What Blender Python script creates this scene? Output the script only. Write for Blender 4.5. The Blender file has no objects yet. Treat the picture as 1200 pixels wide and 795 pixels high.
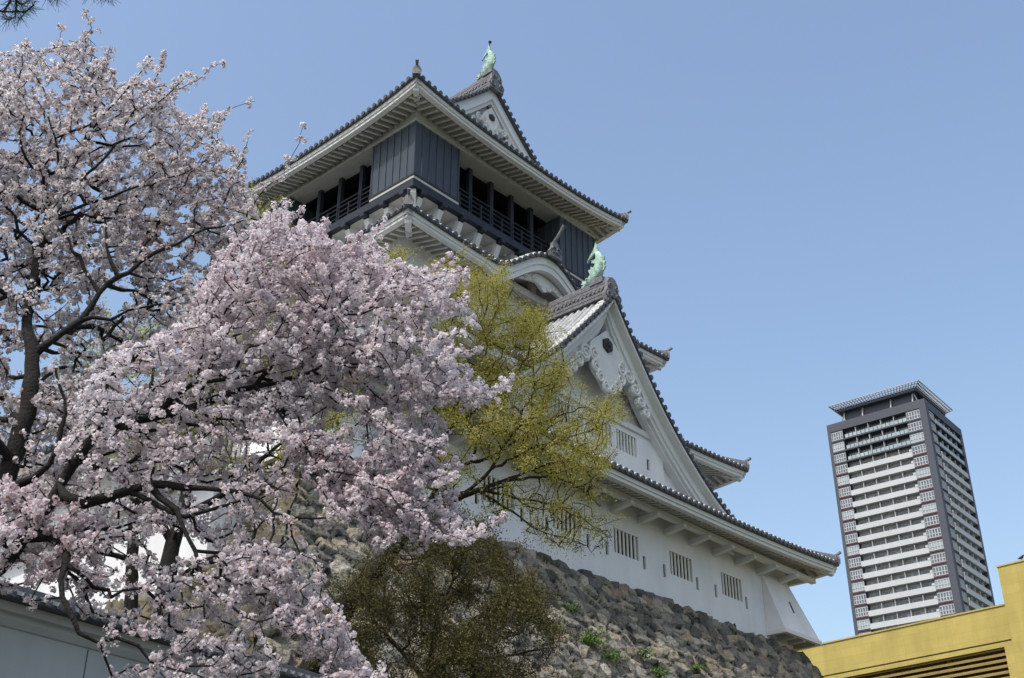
import bpy, math, random
import numpy as np
from math import sin, cos, pi, radians

# ------------------------------------------------------------------ camera, light, exposure
scene = bpy.context.scene
col = scene.collection
PH, PITCH, FPX, CAMZ = radians(41.7), radians(28.5), 1407.0, 1.6
cd = bpy.data.cameras.new("camera"); cam = bpy.data.objects.new("camera", cd); col.objects.link(cam)
cam.location = (0, 0, CAMZ); cam.rotation_euler = (pi/2 + PITCH, 0, 0)
cd.sensor_width = 36; cd.lens = FPX/1200*36; cd.clip_start = 0.1; cd.clip_end = 20000
scene.camera = cam

EX = np.array([sin(PH), cos(PH), 0.0]); EY = np.array([-cos(PH), sin(PH), 0.0])
SUN_EL = radians(57); SUN_OUT = radians(7)          # sun runs almost along the right-hand facade
sdir = -EX*cos(SUN_OUT) - EY*sin(SUN_OUT)
SUN_AZ = math.atan2(sdir[0], sdir[1])
world = bpy.data.worlds.new("World"); scene.world = world; world.use_nodes = True
wn = world.node_tree.nodes; bg = wn["Background"]
sky = wn.new("ShaderNodeTexSky"); sky.sky_type = 'NISHITA'; sky.sun_disc = False
sky.sun_elevation = SUN_EL; sky.sun_rotation = SUN_AZ
sky.altitude = 0; sky.air_density = 1.3; sky.dust_density = 3.5; sky.ozone_density = 1.4
world.node_tree.links.new(sky.outputs[0], bg.inputs[0]); bg.inputs[1].default_value = 0.15
sl = bpy.data.lights.new("sun", 'SUN'); so = bpy.data.objects.new("sun", sl); col.objects.link(so)
sl.energy = 2.1; sl.angle = radians(0.53); sl.color = (1.0, 0.96, 0.90)
from mathutils import Vector, Matrix
so.rotation_euler = Vector((sdir[0]*cos(SUN_EL), sdir[1]*cos(SUN_EL), sin(SUN_EL))).to_track_quat('Z', 'Y').to_euler()
so.location = (-20, -20, 60)
scene.view_settings.view_transform = 'Standard'; scene.view_settings.look = 'None'
scene.view_settings.exposure = 0.58; scene.view_settings.gamma = 1.0
scene.cycles.max_bounces = 6; scene.cycles.transparent_max_bounces = 6

# ------------------------------------------------------------------ helpers
rng = random.Random(7); nr = np.random.default_rng(11)
def tag(o, label=None, cat=None, group=None, kind=None):
    if label: o["label"] = label
    if cat: o["category"] = cat
    if group: o["group"] = group
    if kind: o["kind"] = kind
    return o
def empty(name, loc=(0, 0, 0), rz=0.0, parent=None):
    o = bpy.data.objects.new(name, None); col.objects.link(o)
    o.location = loc; o.rotation_euler = (0, 0, rz); o.empty_display_size = 0.5
    if parent: o.parent = parent
    return o
def ray(px, py):
    s, c = sin(PITCH), cos(PITCH)
    v = ((px-600)/FPX, -(py-397.5)/FPX, -1.0)
    return np.array([v[0], -s*v[1]-c*v[2], c*v[1]-s*v[2]])
def at(px, py, D):
    """a world point seen from the camera at horizontal distance D"""
    r = ray(px, py); r = r/math.hypot(r[0], r[1])
    return np.array([0, 0, CAMZ]) + r*D

class MB:
    def __init__(s): s.v = []; s.f = []; s.m = []; s.mi = 0
    def face(s, pts):
        b = len(s.v); s.v += [tuple(p) for p in pts]; s.f.append(tuple(range(b, b+len(pts)))); s.m.append(s.mi)
    def hexa(s, p):                          # 8 points: bottom 0-3, top 4-7
        b = len(s.v); s.v += [tuple(q) for q in p]
        for f in ((3,2,1,0),(4,5,6,7),(0,1,5,4),(1,2,6,5),(2,3,7,6),(3,0,4,7)):
            s.f.append(tuple(b+i for i in f)); s.m.append(s.mi)
    def box(s, x0, x1, y0, y1, z0, z1):
        s.hexa([(x0,y0,z0),(x1,y0,z0),(x1,y1,z0),(x0,y1,z0),(x0,y0,z1),(x1,y0,z1),(x1,y1,z1),(x0,y1,z1)])
    def beam(s, a, b, w, h, up=(0,0,1)):     # bar from a to b, width w, height h
        a = np.array(a, float); b = np.array(b, float); d = b-a; d /= np.linalg.norm(d)
        u = np.array(up, float); r = np.cross(d, u); r /= np.linalg.norm(r); u = np.cross(r, d)
        r = r*w/2; u = u*h/2
        s.hexa([a-r-u, a+r-u, b+r-u, b-r-u, a-r+u, a+r+u, b+r+u, b-r+u])
    def grid(s, P):                          # P[i][j] points
        n, m = len(P), len(P[0]); b = len(s.v)
        for r in P: s.v += [tuple(p) for p in r]
        for i in range(n-1):
            for j in range(m-1):
                s.f.append((b+i*m+j, b+i*m+j+1, b+(i+1)*m+j+1, b+(i+1)*m+j)); s.m.append(s.mi)
    def loft(s, rings, caps=True, closed=True):
        n = len(rings[0]); b = len(s.v)
        for r in rings: s.v += [tuple(p) for p in r]
        for i in range(len(rings)-1):
            for j in range(n if closed else n-1):
                k = (j+1) % n
                s.f.append((b+i*n+j, b+i*n+k, b+(i+1)*n+k, b+(i+1)*n+j)); s.m.append(s.mi)
        if caps:
            s.f.append(tuple(b+j for j in range(n))[::-1]); s.m.append(s.mi)
            e = b+(len(rings)-1)*n; s.f.append(tuple(e+j for j in range(n))); s.m.append(s.mi)
    def tube(s, path, rad, n=8, caps=True, flat=1.0, side=None):
        path = [np.array(p, float) for p in path]; rings = []; pr = None
        for i, p in enumerate(path):
            d = path[min(i+1, len(path)-1)]-path[max(i-1, 0)]; d /= np.linalg.norm(d)+1e-9
            ref = np.array(side if side is not None else (pr if pr is not None else ((0,0,1) if abs(d[2]) < .9 else (1,0,0))), float)
            a = ref-d*(ref@d); a /= np.linalg.norm(a)+1e-9; c = np.cross(d, a); pr = a
            r = rad[i] if hasattr(rad, '__len__') else rad
            rings.append([p+a*r*flat*cos(2*pi*k/n)+c*r*sin(2*pi*k/n) for k in range(n)])
        s.loft(rings, caps)
    def half(s, path, sd, r, h):             # half-round tile row along path
        rings = []
        sd = np.array(sd, float)
        for p in path:
            p = np.array(p, float)
            rings.append([p+sd*r*cos(a)+np.array((0,0,1))*h*sin(a) for a in (0, pi*.25, pi*.5, pi*.75, pi)])
        s.loft(rings, caps=True, closed=False)
    def disc(s, c, nrm, r, t, n=8):          # short round drum
        nrm = np.array(nrm, float)/np.linalg.norm(nrm); c = np.array(c, float)
        s.tube([c, c+nrm*t], r, n)
    def prism(s, poly, y0, y1, f):           # polygon in a plane, f(u,w,y)->point
        n = len(poly); b = len(s.v)
        for y in (y0, y1): s.v += [tuple(f(u, w, y)) for u, w in poly]
        for i in range(n):
            k = (i+1) % n; s.f.append((b+i, b+k, b+n+k, b+n+i)); s.m.append(s.mi)
        s.f.append(tuple(b+i for i in range(n))[::-1]); s.m.append(s.mi)
        s.f.append(tuple(b+n+i for i in range(n))); s.m.append(s.mi)
    def build(s, name, mats, parent=None, smooth=False):
        me = bpy.data.meshes.new(name); me.from_pydata(s.v, [], s.f)
        mats = mats if isinstance(mats, (list, tuple)) else [mats]
        for m in mats: me.materials.append(m)
        if len(mats) > 1: me.polygons.foreach_set("material_index", s.m)
        if smooth: me.polygons.foreach_set("use_smooth", [True]*len(me.polygons))
        me.update()
        o = bpy.data.objects.new(name, me); col.objects.link(o)
        if parent: o.parent = parent
        return o
def quick_mesh(name, V, F, mats, parent=None, attr=None, mi=None, smooth=False):
    """V (n,3), F (m,k) arrays"""
    me = bpy.data.meshes.new(name); n, m, k = len(V), len(F), F.shape[1]
    me.vertices.add(n); me.vertices.foreach_set("co", np.asarray(V, np.float32).ravel())
    me.loops.add(m*k); me.loops.foreach_set("vertex_index", np.asarray(F, np.int32).ravel())
    me.polygons.add(m); me.polygons.foreach_set("loop_start", np.arange(0, m*k, k, dtype=np.int32))
    me.polygons.foreach_set("loop_total", np.full(m, k, np.int32))
    for q in (mats if isinstance(mats, (list, tuple)) else [mats]): me.materials.append(q)
    if mi is not None: me.polygons.foreach_set("material_index", np.asarray(mi, np.int32))
    if smooth: me.polygons.foreach_set("use_smooth", np.ones(m, bool))
    if attr is not None:
        a = me.attributes.new("tone", 'FLOAT', 'POINT'); a.data.foreach_set("value", np.asarray(attr, np.float32))
    me.update(calc_edges=True); me.validate()
    o = bpy.data.objects.new(name, me); col.objects.link(o)
    if parent: o.parent = parent
    return o

# ------------------------------------------------------------------ materials
def mat(name, c, rough=.8, var=.12, scale=3.0, bump=0.0, bscale=20, spec=.3, metal=0, stretch=None, coords='Object', streak=0):
    m = bpy.data.materials.new(name); m.use_nodes = True; nt = m.node_tree; N = nt.nodes; L = nt.links
    b = N["Principled BSDF"]; b.inputs["Roughness"].default_value = rough
    b.inputs["Specular IOR Level"].default_value = spec; b.inputs["Metallic"].default_value = metal
    tc = N.new("ShaderNodeTexCoord"); mp = N.new("ShaderNodeMapping"); L.new(tc.outputs[coords], mp.inputs[0])
    if stretch: mp.inputs["Scale"].default_value = stretch
    nz = N.new("ShaderNodeTexNoise"); nz.inputs["Scale"].default_value = scale; nz.inputs["Detail"].default_value = 6
    nz.inputs["Roughness"].default_value = .65; L.new(mp.outputs[0], nz.inputs[0])
    mr = N.new("ShaderNodeMapRange"); mr.inputs[1].default_value = .3; mr.inputs[2].default_value = .7
    mr.inputs[3].default_value = 1-var; mr.inputs[4].default_value = 1+var; L.new(nz.outputs[0], mr.inputs[0])
    mx = N.new("ShaderNodeMix"); mx.data_type = 'RGBA'; mx.blend_type = 'MULTIPLY'; mx.inputs[0].default_value = 1
    mx.inputs[6].default_value = (*c, 1); L.new(mr.outputs[0], mx.inputs[7]); out = mx.outputs[2]
    if streak:
        n2 = N.new("ShaderNodeTexNoise"); n2.inputs["Scale"].default_value = 1.0; n2.inputs["Detail"].default_value = 5
        mp2 = N.new("ShaderNodeMapping"); mp2.inputs["Scale"].default_value = (.8, .8, .16); L.new(tc.outputs[coords], mp2.inputs[0]); L.new(mp2.outputs[0], n2.inputs[0])
        r2 = N.new("ShaderNodeMapRange"); r2.inputs[1].default_value = .45; r2.inputs[2].default_value = .75
        r2.inputs[3].default_value = 1; r2.inputs[4].default_value = 1-streak; L.new(n2.outputs[0], r2.inputs[0])
        m3 = N.new("ShaderNodeMix"); m3.data_type = 'RGBA'; m3.blend_type = 'MULTIPLY'; m3.inputs[0].default_value = 1
        L.new(out, m3.inputs[6]); L.new(r2.outputs[0], m3.inputs[7]); out = m3.outputs[2]
    L.new(out, b.inputs["Base Color"])
    if bump:
        n3 = N.new("ShaderNodeTexNoise"); n3.inputs["Scale"].default_value = bscale; n3.inputs["Detail"].default_value = 5; L.new(mp.outputs[0], n3.inputs[0])
        bp = N.new("ShaderNodeBump"); bp.inputs["Strength"].default_value = bump; bp.inputs["Distance"].default_value = .05
        L.new(n3.outputs[0], bp.inputs["Height"]); L.new(bp.outputs[0], b.inputs["Normal"])
    return m
def ramp(N, stops):
    r = N.new("ShaderNodeValToRGB"); e = r.color_ramp.elements
    while len(e) < len(stops): e.new(.5)
    for k, (p, c) in enumerate(stops): e[k].position = p; e[k].color = (*c, 1)
    return r
def island_mat(name, stops, rough=.7, transl=.35, spec=.2, big=None):
    """leaves and petals: one random tone to each separate leaf or flower, light partly shining through"""
    m = bpy.data.materials.new(name); m.use_nodes = True; nt = m.node_tree; N = nt.nodes; L = nt.links
    b = N["Principled BSDF"]; b.inputs["Roughness"].default_value = rough; b.inputs["Specular IOR Level"].default_value = spec
    g = N.new("ShaderNodeNewGeometry"); r = ramp(N, stops)
    src = g.outputs["Random Per Island"]
    if big:                                   # whole sprays differ a little too
        tc = N.new("ShaderNodeTexCoord"); nz = N.new("ShaderNodeTexNoise"); nz.inputs["Scale"].default_value = big; L.new(tc.outputs["Object"], nz.inputs[0])
        ma = N.new("ShaderNodeMath"); ma.operation = 'MULTIPLY_ADD'; ma.inputs[1].default_value = 1.6; ma.inputs[2].default_value = -.8; L.new(nz.outputs[0], ma.inputs[0])
        ad = N.new("ShaderNodeMath"); ad.operation = 'ADD'; ad.use_clamp = True; L.new(src, ad.inputs[0]); L.new(ma.outputs[0], ad.inputs[1]); src = ad.outputs[0]
    L.new(src, r.inputs[0]); L.new(r.outputs[0], b.inputs["Base Color"])
    t = N.new("ShaderNodeBsdfTranslucent"); L.new(r.outputs[0], t.inputs[0])
    mix = N.new("ShaderNodeMixShader"); mix.inputs[0].default_value = transl
    L.new(b.outputs[0], mix.inputs[1]); L.new(t.outputs[0], mix.inputs[2])
    L.new(mix.outputs[0], N["Material Output"].inputs["Surface"])
    return m
def stone_mat(name, stops):
    m = bpy.data.materials.new(name); m.use_nodes = True; nt = m.node_tree; N = nt.nodes; L = nt.links
    b = N["Principled BSDF"]; b.inputs["Roughness"].default_value = .9; b.inputs["Specular IOR Level"].default_value = .2
    a = N.new("ShaderNodeAttribute"); a.attribute_name = "tone"; r = ramp(N, stops); L.new(a.outputs["Fac"], r.inputs[0])
    tc = N.new("ShaderNodeTexCoord")
    nz = N.new("ShaderNodeTexNoise"); nz.inputs["Scale"].default_value = 8; nz.inputs["Detail"].default_value = 8; nz.inputs["Roughness"].default_value = .7; L.new(tc.outputs["Object"], nz.inputs[0])
    mr = N.new("ShaderNodeMapRange"); mr.inputs[1].default_value = .3; mr.inputs[2].default_value = .7; mr.inputs[3].default_value = .72; mr.inputs[4].default_value = 1.28; L.new(nz.outputs[0], mr.inputs[0])
    mx = N.new("ShaderNodeMix"); mx.data_type = 'RGBA'; mx.blend_type = 'MULTIPLY'; mx.inputs[0].default_value = 1; L.new(r.outputs[0], mx.inputs[6]); L.new(mr.outputs[0], mx.inputs[7])
    # lichen and moss patches with shapes of their own
    n2 = N.new("ShaderNodeTexNoise"); n2.inputs["Scale"].default_value = .55; n2.inputs["Detail"].default_value = 7; n2.inputs["Roughness"].default_value = .7; L.new(tc.outputs["Object"], n2.inputs[0])
    r2 = N.new("ShaderNodeMapRange"); r2.inputs[1].default_value = .52; r2.inputs[2].default_value = .68; r2.inputs[3].default_value = 0; r2.inputs[4].default_value = .6; L.new(n2.outputs[0], r2.inputs[0])
    m2 = N.new("ShaderNodeMix"); m2.data_type = 'RGBA'; L.new(r2.outputs[0], m2.inputs[0]); L.new(mx.outputs[2], m2.inputs[6]); m2.inputs[7].default_value = (.10, .10, .04, 1)
    L.new(m2.outputs[2], b.inputs["Base Color"])
    n3 = N.new("ShaderNodeTexNoise"); n3.inputs["Scale"].default_value = 14; n3.inputs["Detail"].default_value = 8; L.new(tc.outputs["Object"], n3.inputs[0])
    bp = N.new("ShaderNodeBump"); bp.inputs["Strength"].default_value = .9; bp.inputs["Distance"].default_value = .08; vo = N.new("ShaderNodeTexVoronoi"); vo.inputs["Scale"].default_value = 4.5; L.new(tc.outputs["Object"], vo.inputs[0])
    ah = N.new("ShaderNodeMath"); ah.operation = 'MULTIPLY_ADD'; ah.inputs[1].default_value = 1.3; L.new(vo.outputs["Distance"], ah.inputs[0]); L.new(n3.outputs[0], ah.inputs[2])
    L.new(ah.outputs[0], bp.inputs["Height"]); L.new(bp.outputs[0], b.inputs["Normal"])
    return m

M = {}
M['plaster'] = mat('white_plaster', (.68, .69, .70), .9, .05, .8, .05, 30, streak=.13)
M['plaster_trim'] = mat('white_trim', (.60, .61, .60), .9, .06, 1.5, .05, 30)
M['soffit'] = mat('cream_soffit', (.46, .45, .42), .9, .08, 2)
M['plaster_shaded'] = mat('shaded_plaster', (.47, .485, .49), .9, .08, .7, .06, 30, streak=.15)  # white plaster with the shade of the trees put into its base colour
M['board'] = mat('grey_ceiling_board', (.34, .34, .325), .9, .08, 2)
M['tile'] = mat('grey_roof_tile', (.32, .33, .34), .5, .35, 2.5, .15, 25, spec=.4)
M['tile_end'] = mat('dark_tile_end', (.060, .065, .075), .55, .3, 6, 0, spec=.35)
M['mortar'] = mat('tile_mortar', (.66, .66, .63), .9, .12, 4)
M['ridge_tile'] = mat('ridge_tile', (.15, .15, .16), .6, .4, 6, .3, 30)
M['black_wood'] = mat('blue_black_boards', (.050, .061, .078), .55, .22, 1.2, .1, 30, stretch=(6, 6, .6))
M['dark_wood'] = mat('dark_timber', (.021, .026, .036), .6, .25, 2, .1, 30)
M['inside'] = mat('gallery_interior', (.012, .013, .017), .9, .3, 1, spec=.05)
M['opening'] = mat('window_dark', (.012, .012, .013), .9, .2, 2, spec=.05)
M['bar'] = mat('plastered_bar', (.62, .61, .57), .9, .06, 2)
M['verdigris'] = mat('verdigris_bronze', (.30, .45, .37), .6, .5, 5, .9, 12)
M['iron'] = mat('dark_iron', (.03, .028, .03), .6, .2, 5)
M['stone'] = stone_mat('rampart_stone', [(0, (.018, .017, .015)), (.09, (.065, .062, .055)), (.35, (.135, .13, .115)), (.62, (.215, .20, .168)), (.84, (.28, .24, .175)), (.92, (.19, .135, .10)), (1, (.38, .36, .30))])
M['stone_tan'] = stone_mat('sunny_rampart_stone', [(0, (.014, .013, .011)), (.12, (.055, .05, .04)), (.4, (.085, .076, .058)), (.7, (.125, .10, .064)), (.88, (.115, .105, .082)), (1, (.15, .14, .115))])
M['bark'] = mat('cherry_bark', (.013, .011, .010), .9, .4, 9, .6, 30)
M['mossbark'] = mat('mossy_bark', (.017, .015, .010), .9, .45, 5, .6, 25)
M['twig'] = mat('brown_twig', (.024, .019, .014), .9, .3, 9)
M['ground'] = mat('park_ground', (.075, .08, .06), .95, .3, .4, .3, 8)
M['grass'] = mat('terrace_soil', (.06, .065, .04), .95, .35, .8, .4, 10)
M['yellow'] = mat('yellow_cladding', (.475, .38, .115), .75, .08, .7, 0, streak=.20)
M['yellow_dark'] = mat('yellow_groove', (.17, .14, .08), .7, .1, 2)
M['louver'] = mat('ochre_louver', (.27, .20, .07), .7, .12, 1)
M['tw_dark'] = mat('dark_grey_cladding', (.066, .073, .092), .6, .10, .05)
M['tw_white'] = mat('white_balcony_panel', (.47, .49, .50), .7, .05, .1, streak=.06)
M['tw_wall'] = mat('pale_grey_wall', (.42, .43, .44), .8, .10, .2)
M['tw_glass'] = mat('window_glass', (.11, .13, .15), .12, .5, .35, spec=.6)
M['tw_paleglass'] = mat('pale_balcony_glass', (.30, .36, .38), .2, .25, .3, spec=.6)
M['tw_red'] = mat('red_brown_band', (.105, .048, .052), .7, .1, 1)
M['tw_steel'] = mat('pale_steel', (.36, .37, .38), .5, .1, 1)
M['frame_white'] = mat('white_window_frame', (.42, .44, .46), .6, .03, 1)
M['bird'] = mat('black_feathers', (.02, .02, .025), .6, .2, 20)
M['blossom_pale'] = island_mat('pale_blossom', [(0, (.52, .45, .45)), (.2, (.68, .625, .63)), (.6, (.76, .72, .73)), (1, (.82, .79, .80))], .8, .55, .1, big=.6)
M['blossom_pink'] = island_mat('pink_blossom', [(0, (.60, .48, .51)), (.2, (.74, .665, .695)), (.6, (.80, .745, .77)), (1, (.84, .81, .83))], .8, .55, .1, big=.6)
M['bud'] = island_mat('bronze_leaf_bud', [(0, (.20, .09, .06)), (1, (.36, .20, .13))], .7, .3)
M['leaf_new'] = island_mat('yellow_green_leaf', [(0, (.20, .19, .045)), (.4, (.34, .32, .07)), (.8, (.44, .41, .095)), (1, (.53, .48, .14))], .6, .5, .2, big=.35)
M['leaf_olive'] = island_mat('olive_leaf', [(0, (.045, .04, .016)), (.5, (.095, .085, .03)), (1, (.17, .15, .05))], .7, .35, .2, big=.5)
M['leaf_green'] = island_mat('fresh_green_leaf', [(0, (.05, .10, .02)), (1, (.14, .24, .05))], .6, .35)
M['needle'] = island_mat('pine_needle', [(0, (.015, .030, .018)), (1, (.04, .065, .035))], .6, .15)

# ------------------------------------------------------------------ ground
g = MB(); R_ = 6000
g.grid([[(x, y, 0) for y in np.linspace(-R_, R_, 9)] for x in np.linspace(-R_, R_, 9)])
tag(g.build('ground', M['ground']), kind='structure')

# ================================================================== CASTLE
O3 = np.array([-4.81534578, 47.75785218, 0.0])
keep = empty('castle_keep', tuple(O3), pi/2-PH)
tag(keep, 'tall white castle keep with tiled roofs and a black top gallery above the stone rampart', 'castle')
XC = 7.2
def L2W(x, y, z): return O3+EX*x+EY*y+np.array([0, 0, 1.0])*z

def wall_front(name, x0, x1, z0, z1, y, holes, parent, m, depth=.45):
    """plaster wall facing -y with real recessed openings"""
    xs = sorted({x0, x1, *[h[0] for h in holes], *[h[1] for h in holes]}); zs = sorted({z0, z1, *[h[2] for h in holes], *[h[3] for h in holes]})
    b = MB()
    for i in range(len(xs)-1):
        for j in range(len(zs)-1):
            cx, cz = (xs[i]+xs[i+1])/2, (zs[j]+zs[j+1])/2
            if any(h[0] < cx < h[1] and h[2] < cz < h[3] for h in holes): continue
            b.face([(xs[i], y, zs[j]), (xs[i+1], y, zs[j]), (xs[i+1], y, zs[j+1]), (xs[i], y, zs[j+1])])
    for (a, c, d, e) in holes:
        yb = y+depth
        b.face([(a, y, d), (c, y, d), (c, yb, d), (a, yb, d)]); b.face([(a, y, e), (a, yb, e), (c, yb, e), (c, y, e)])
        b.face([(a, y, d), (a, yb, d), (a, yb, e), (a, y, e)]); b.face([(c, y, d), (c, y, e), (c, yb, e), (c, yb, d)])
    return b.build(name, m, parent)
def window(x0, x1, z0, z1, y, parent, nbars=6, depth=.45):
    b = MB(); b.box(x0, x1, y+.17, y+.21, z0, z1); w = b.build('window', M['opening'], parent)
    b = MB(); n = nbars; bw = (x1-x0)/(2*n+1)
    for k in range(n):
        xa = x0+bw*(1+2*k)+bw*.1
        b.box(xa, xa+bw*.82, y+.03, y+.08, z0+.004, z1-.004)
    b.build('bars', M['bar'], w); return w
def loophole(x, z0, z1, y, parent, w=.21, depth=.45):
    b = MB(); b.box(x-w/2, x+w/2, y+.10, y+.14, z0, z1); return b.build('loophole', M['opening'], parent)

# ---- first storey
XL1, XR1, YF1, YB1, Z1, ZT1 = -9.0, 23.4, -5.0, 18.0, 16.6, 21.7
wins = [(8.39, 10.19), (12.65, 14.46), (17.0, 18.82)]; wins += [(2*XC-b, 2*XC-a) for a, b in wins]
loops = [7.86, 10.60, 12.16, 14.84, 16.42, 19.17]; loops += [2*XC-a for a in loops]
holes = [(a, b, 18.52, 19.64) for a, b in wins] + [(x-.105, x+.105, 18.24, 18.86) for x in loops]
w1 = wall_front('wall', XL1, XR1, Z1, ZT1, YF1, holes, keep, M['plaster'])
for a, b in wins: window(a, b, 18.52, 19.64, YF1, keep)
for x in loops: loophole(x, 18.24, 18.86, YF1, keep)
b = MB()     # other three sides
b.face([(XR1, YF1, Z1), (XR1, YB1, Z1), (XR1, YB1, ZT1), (XR1, YF1, ZT1)]); b.face([(XR1, YB1, Z1), (XL1, YB1, Z1), (XL1, YB1, ZT1), (XR1, YB1, ZT1)])
b.build('wall', M['plaster'], keep)
# left-hand wall with windows of its own
def side_wall(x, y0, y1, z0, z1, wl, parent):
    b = MB(); b.face([(x, y0, z0), (x, y0, z1), (x, y1, z1), (x, y1, z0)]); o = b.build('wall', M['plaster'], parent)
    for a, c, d, e in wl:
        b = MB(); b.box(x-.06, x-.004, a, c, d, e); w = b.build('window', M['opening'], parent)
        b = MB(); n = 5; bw = (c-a)/(2*n+1)
        for k in range(n): b.box(x-.13, x-.062, a+bw*(1+2*k), a+bw*(2+2*k), d, e)
        b.box(x-.17, x-.004, a-.1, a-.002, d-.1, e+.1); b.box(x-.17, x-.004, c+.002, c+.1, d-.1, e+.1); b.box(x-.17, x-.004, a, c, e+.002, e+.1); b.box(x-.17, x-.004, a, c, d-.1, d-.002)
        b.build('bars', M['bar'], w)
    return o
side_wall(XL1, YF1, YB1, Z1, ZT1, [(y, y+1.8, 18.52, 19.64) for y in (-1.6, 3.0, 7.6, 12.2)], keep)
b = MB(); b.box(-11.3, XL1-.02, -3.4, 22, 13.0, 16.7); an = b.build('annex_wall', M['plaster'], keep); an['label'] = 'low sunlit white annex wall along the foot of the keep'
b = MB(); b.loft([[(-11.9, y, 16.72), (-11.9, y, 16.86), (XL1-.03, y, 17.75), (XL1-.03, y, 16.72)] for y in (-4.0, 22.4)])
for y in np.arange(-3.9, 22.3, .41): b.half([(-11.95, y, 16.86), (XL1-.03, y, 17.76)], (0, 1, 0), .105, .12)
b.build('annex_roof', M['tile'], keep)
# flared stone-dropping bays at the corners
def flare(xa, xb, side):
    b = MB(); zt, zb, d = 20.6, 17.46, 1.06
    xs, xe = (xa, xb+.95) if side > 0 else (xb, xa-.95)     # seam and outer foot
    e = xb if side > 0 else xa
    yi = YF1+2.6
    T = [(xs, YF1-.004, zt), (e, YF1-.004, zt), (e+.004*side, yi, zt)]
    Bt = [(xs, YF1-d, zb), (xe, YF1-d, zb), (xe, yi, zb)]
    b.face([T[0], Bt[0], Bt[1], T[1]]); b.face([T[1], Bt[1], Bt[2], T[2]])
    b.face([T[0], (xs, YF1-.004, zb), Bt[0]]); b.face([T[2], Bt[2], (e, yi, zb)])
    f = b.build('stone_drop_bay', M['plaster'], keep)
    b = MB(); lx0, lx1 = min(xs, xe), max(xs, xe)
    b.box(lx0-.04, lx1+.06, YF1-d-.06, YF1-d+.16, zb-.2, zb-.003)
    if side > 0: b.box(xe-.16, xe+.055, YF1-d+.163, yi+.04, zb-.2, zb-.003)
    else: b.box(xe-.055, xe+.16, YF1-d+.163, yi+.04, zb-.2, zb-.003)
    b.box(lx0-.03, lx0+.22, YF1-d+.163, YF1-.01, zb-.2, zb-.004)
    for q in (.35, .62, .95):
        xx = lx0+(lx1-lx0)*q; b.box(xx-.1, xx+.1, YF1-d+.163, YF1-.01, zb-.26, zb-.006)
    b.build('ledge', M['plaster_trim'], f)
    xm = lx0+(lx1-lx0)*.52
    b = MB(); q0, q1 = .42, .62
    yy = lambda q: YF1-d*q-.012
    zz = lambda q: zt+(zb-zt)*q
    b.hexa([(xm-.07, yy(q1), zz(q1)), (xm+.07, yy(q1), zz(q1)), (xm+.07, yy(q1)+.03, zz(q1)), (xm-.07, yy(q1)+.03, zz(q1)),
            (xm-.07, yy(q0), zz(q0)), (xm+.07, yy(q0), zz(q0)), (xm+.07, yy(q0)+.03, zz(q0)), (xm-.07, yy(q0)+.03, zz(q0))])
    b.build('loophole', M['opening'], f)
flare(20.85, XR1, 1); flare(XL1, -6.45, -1)

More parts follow.
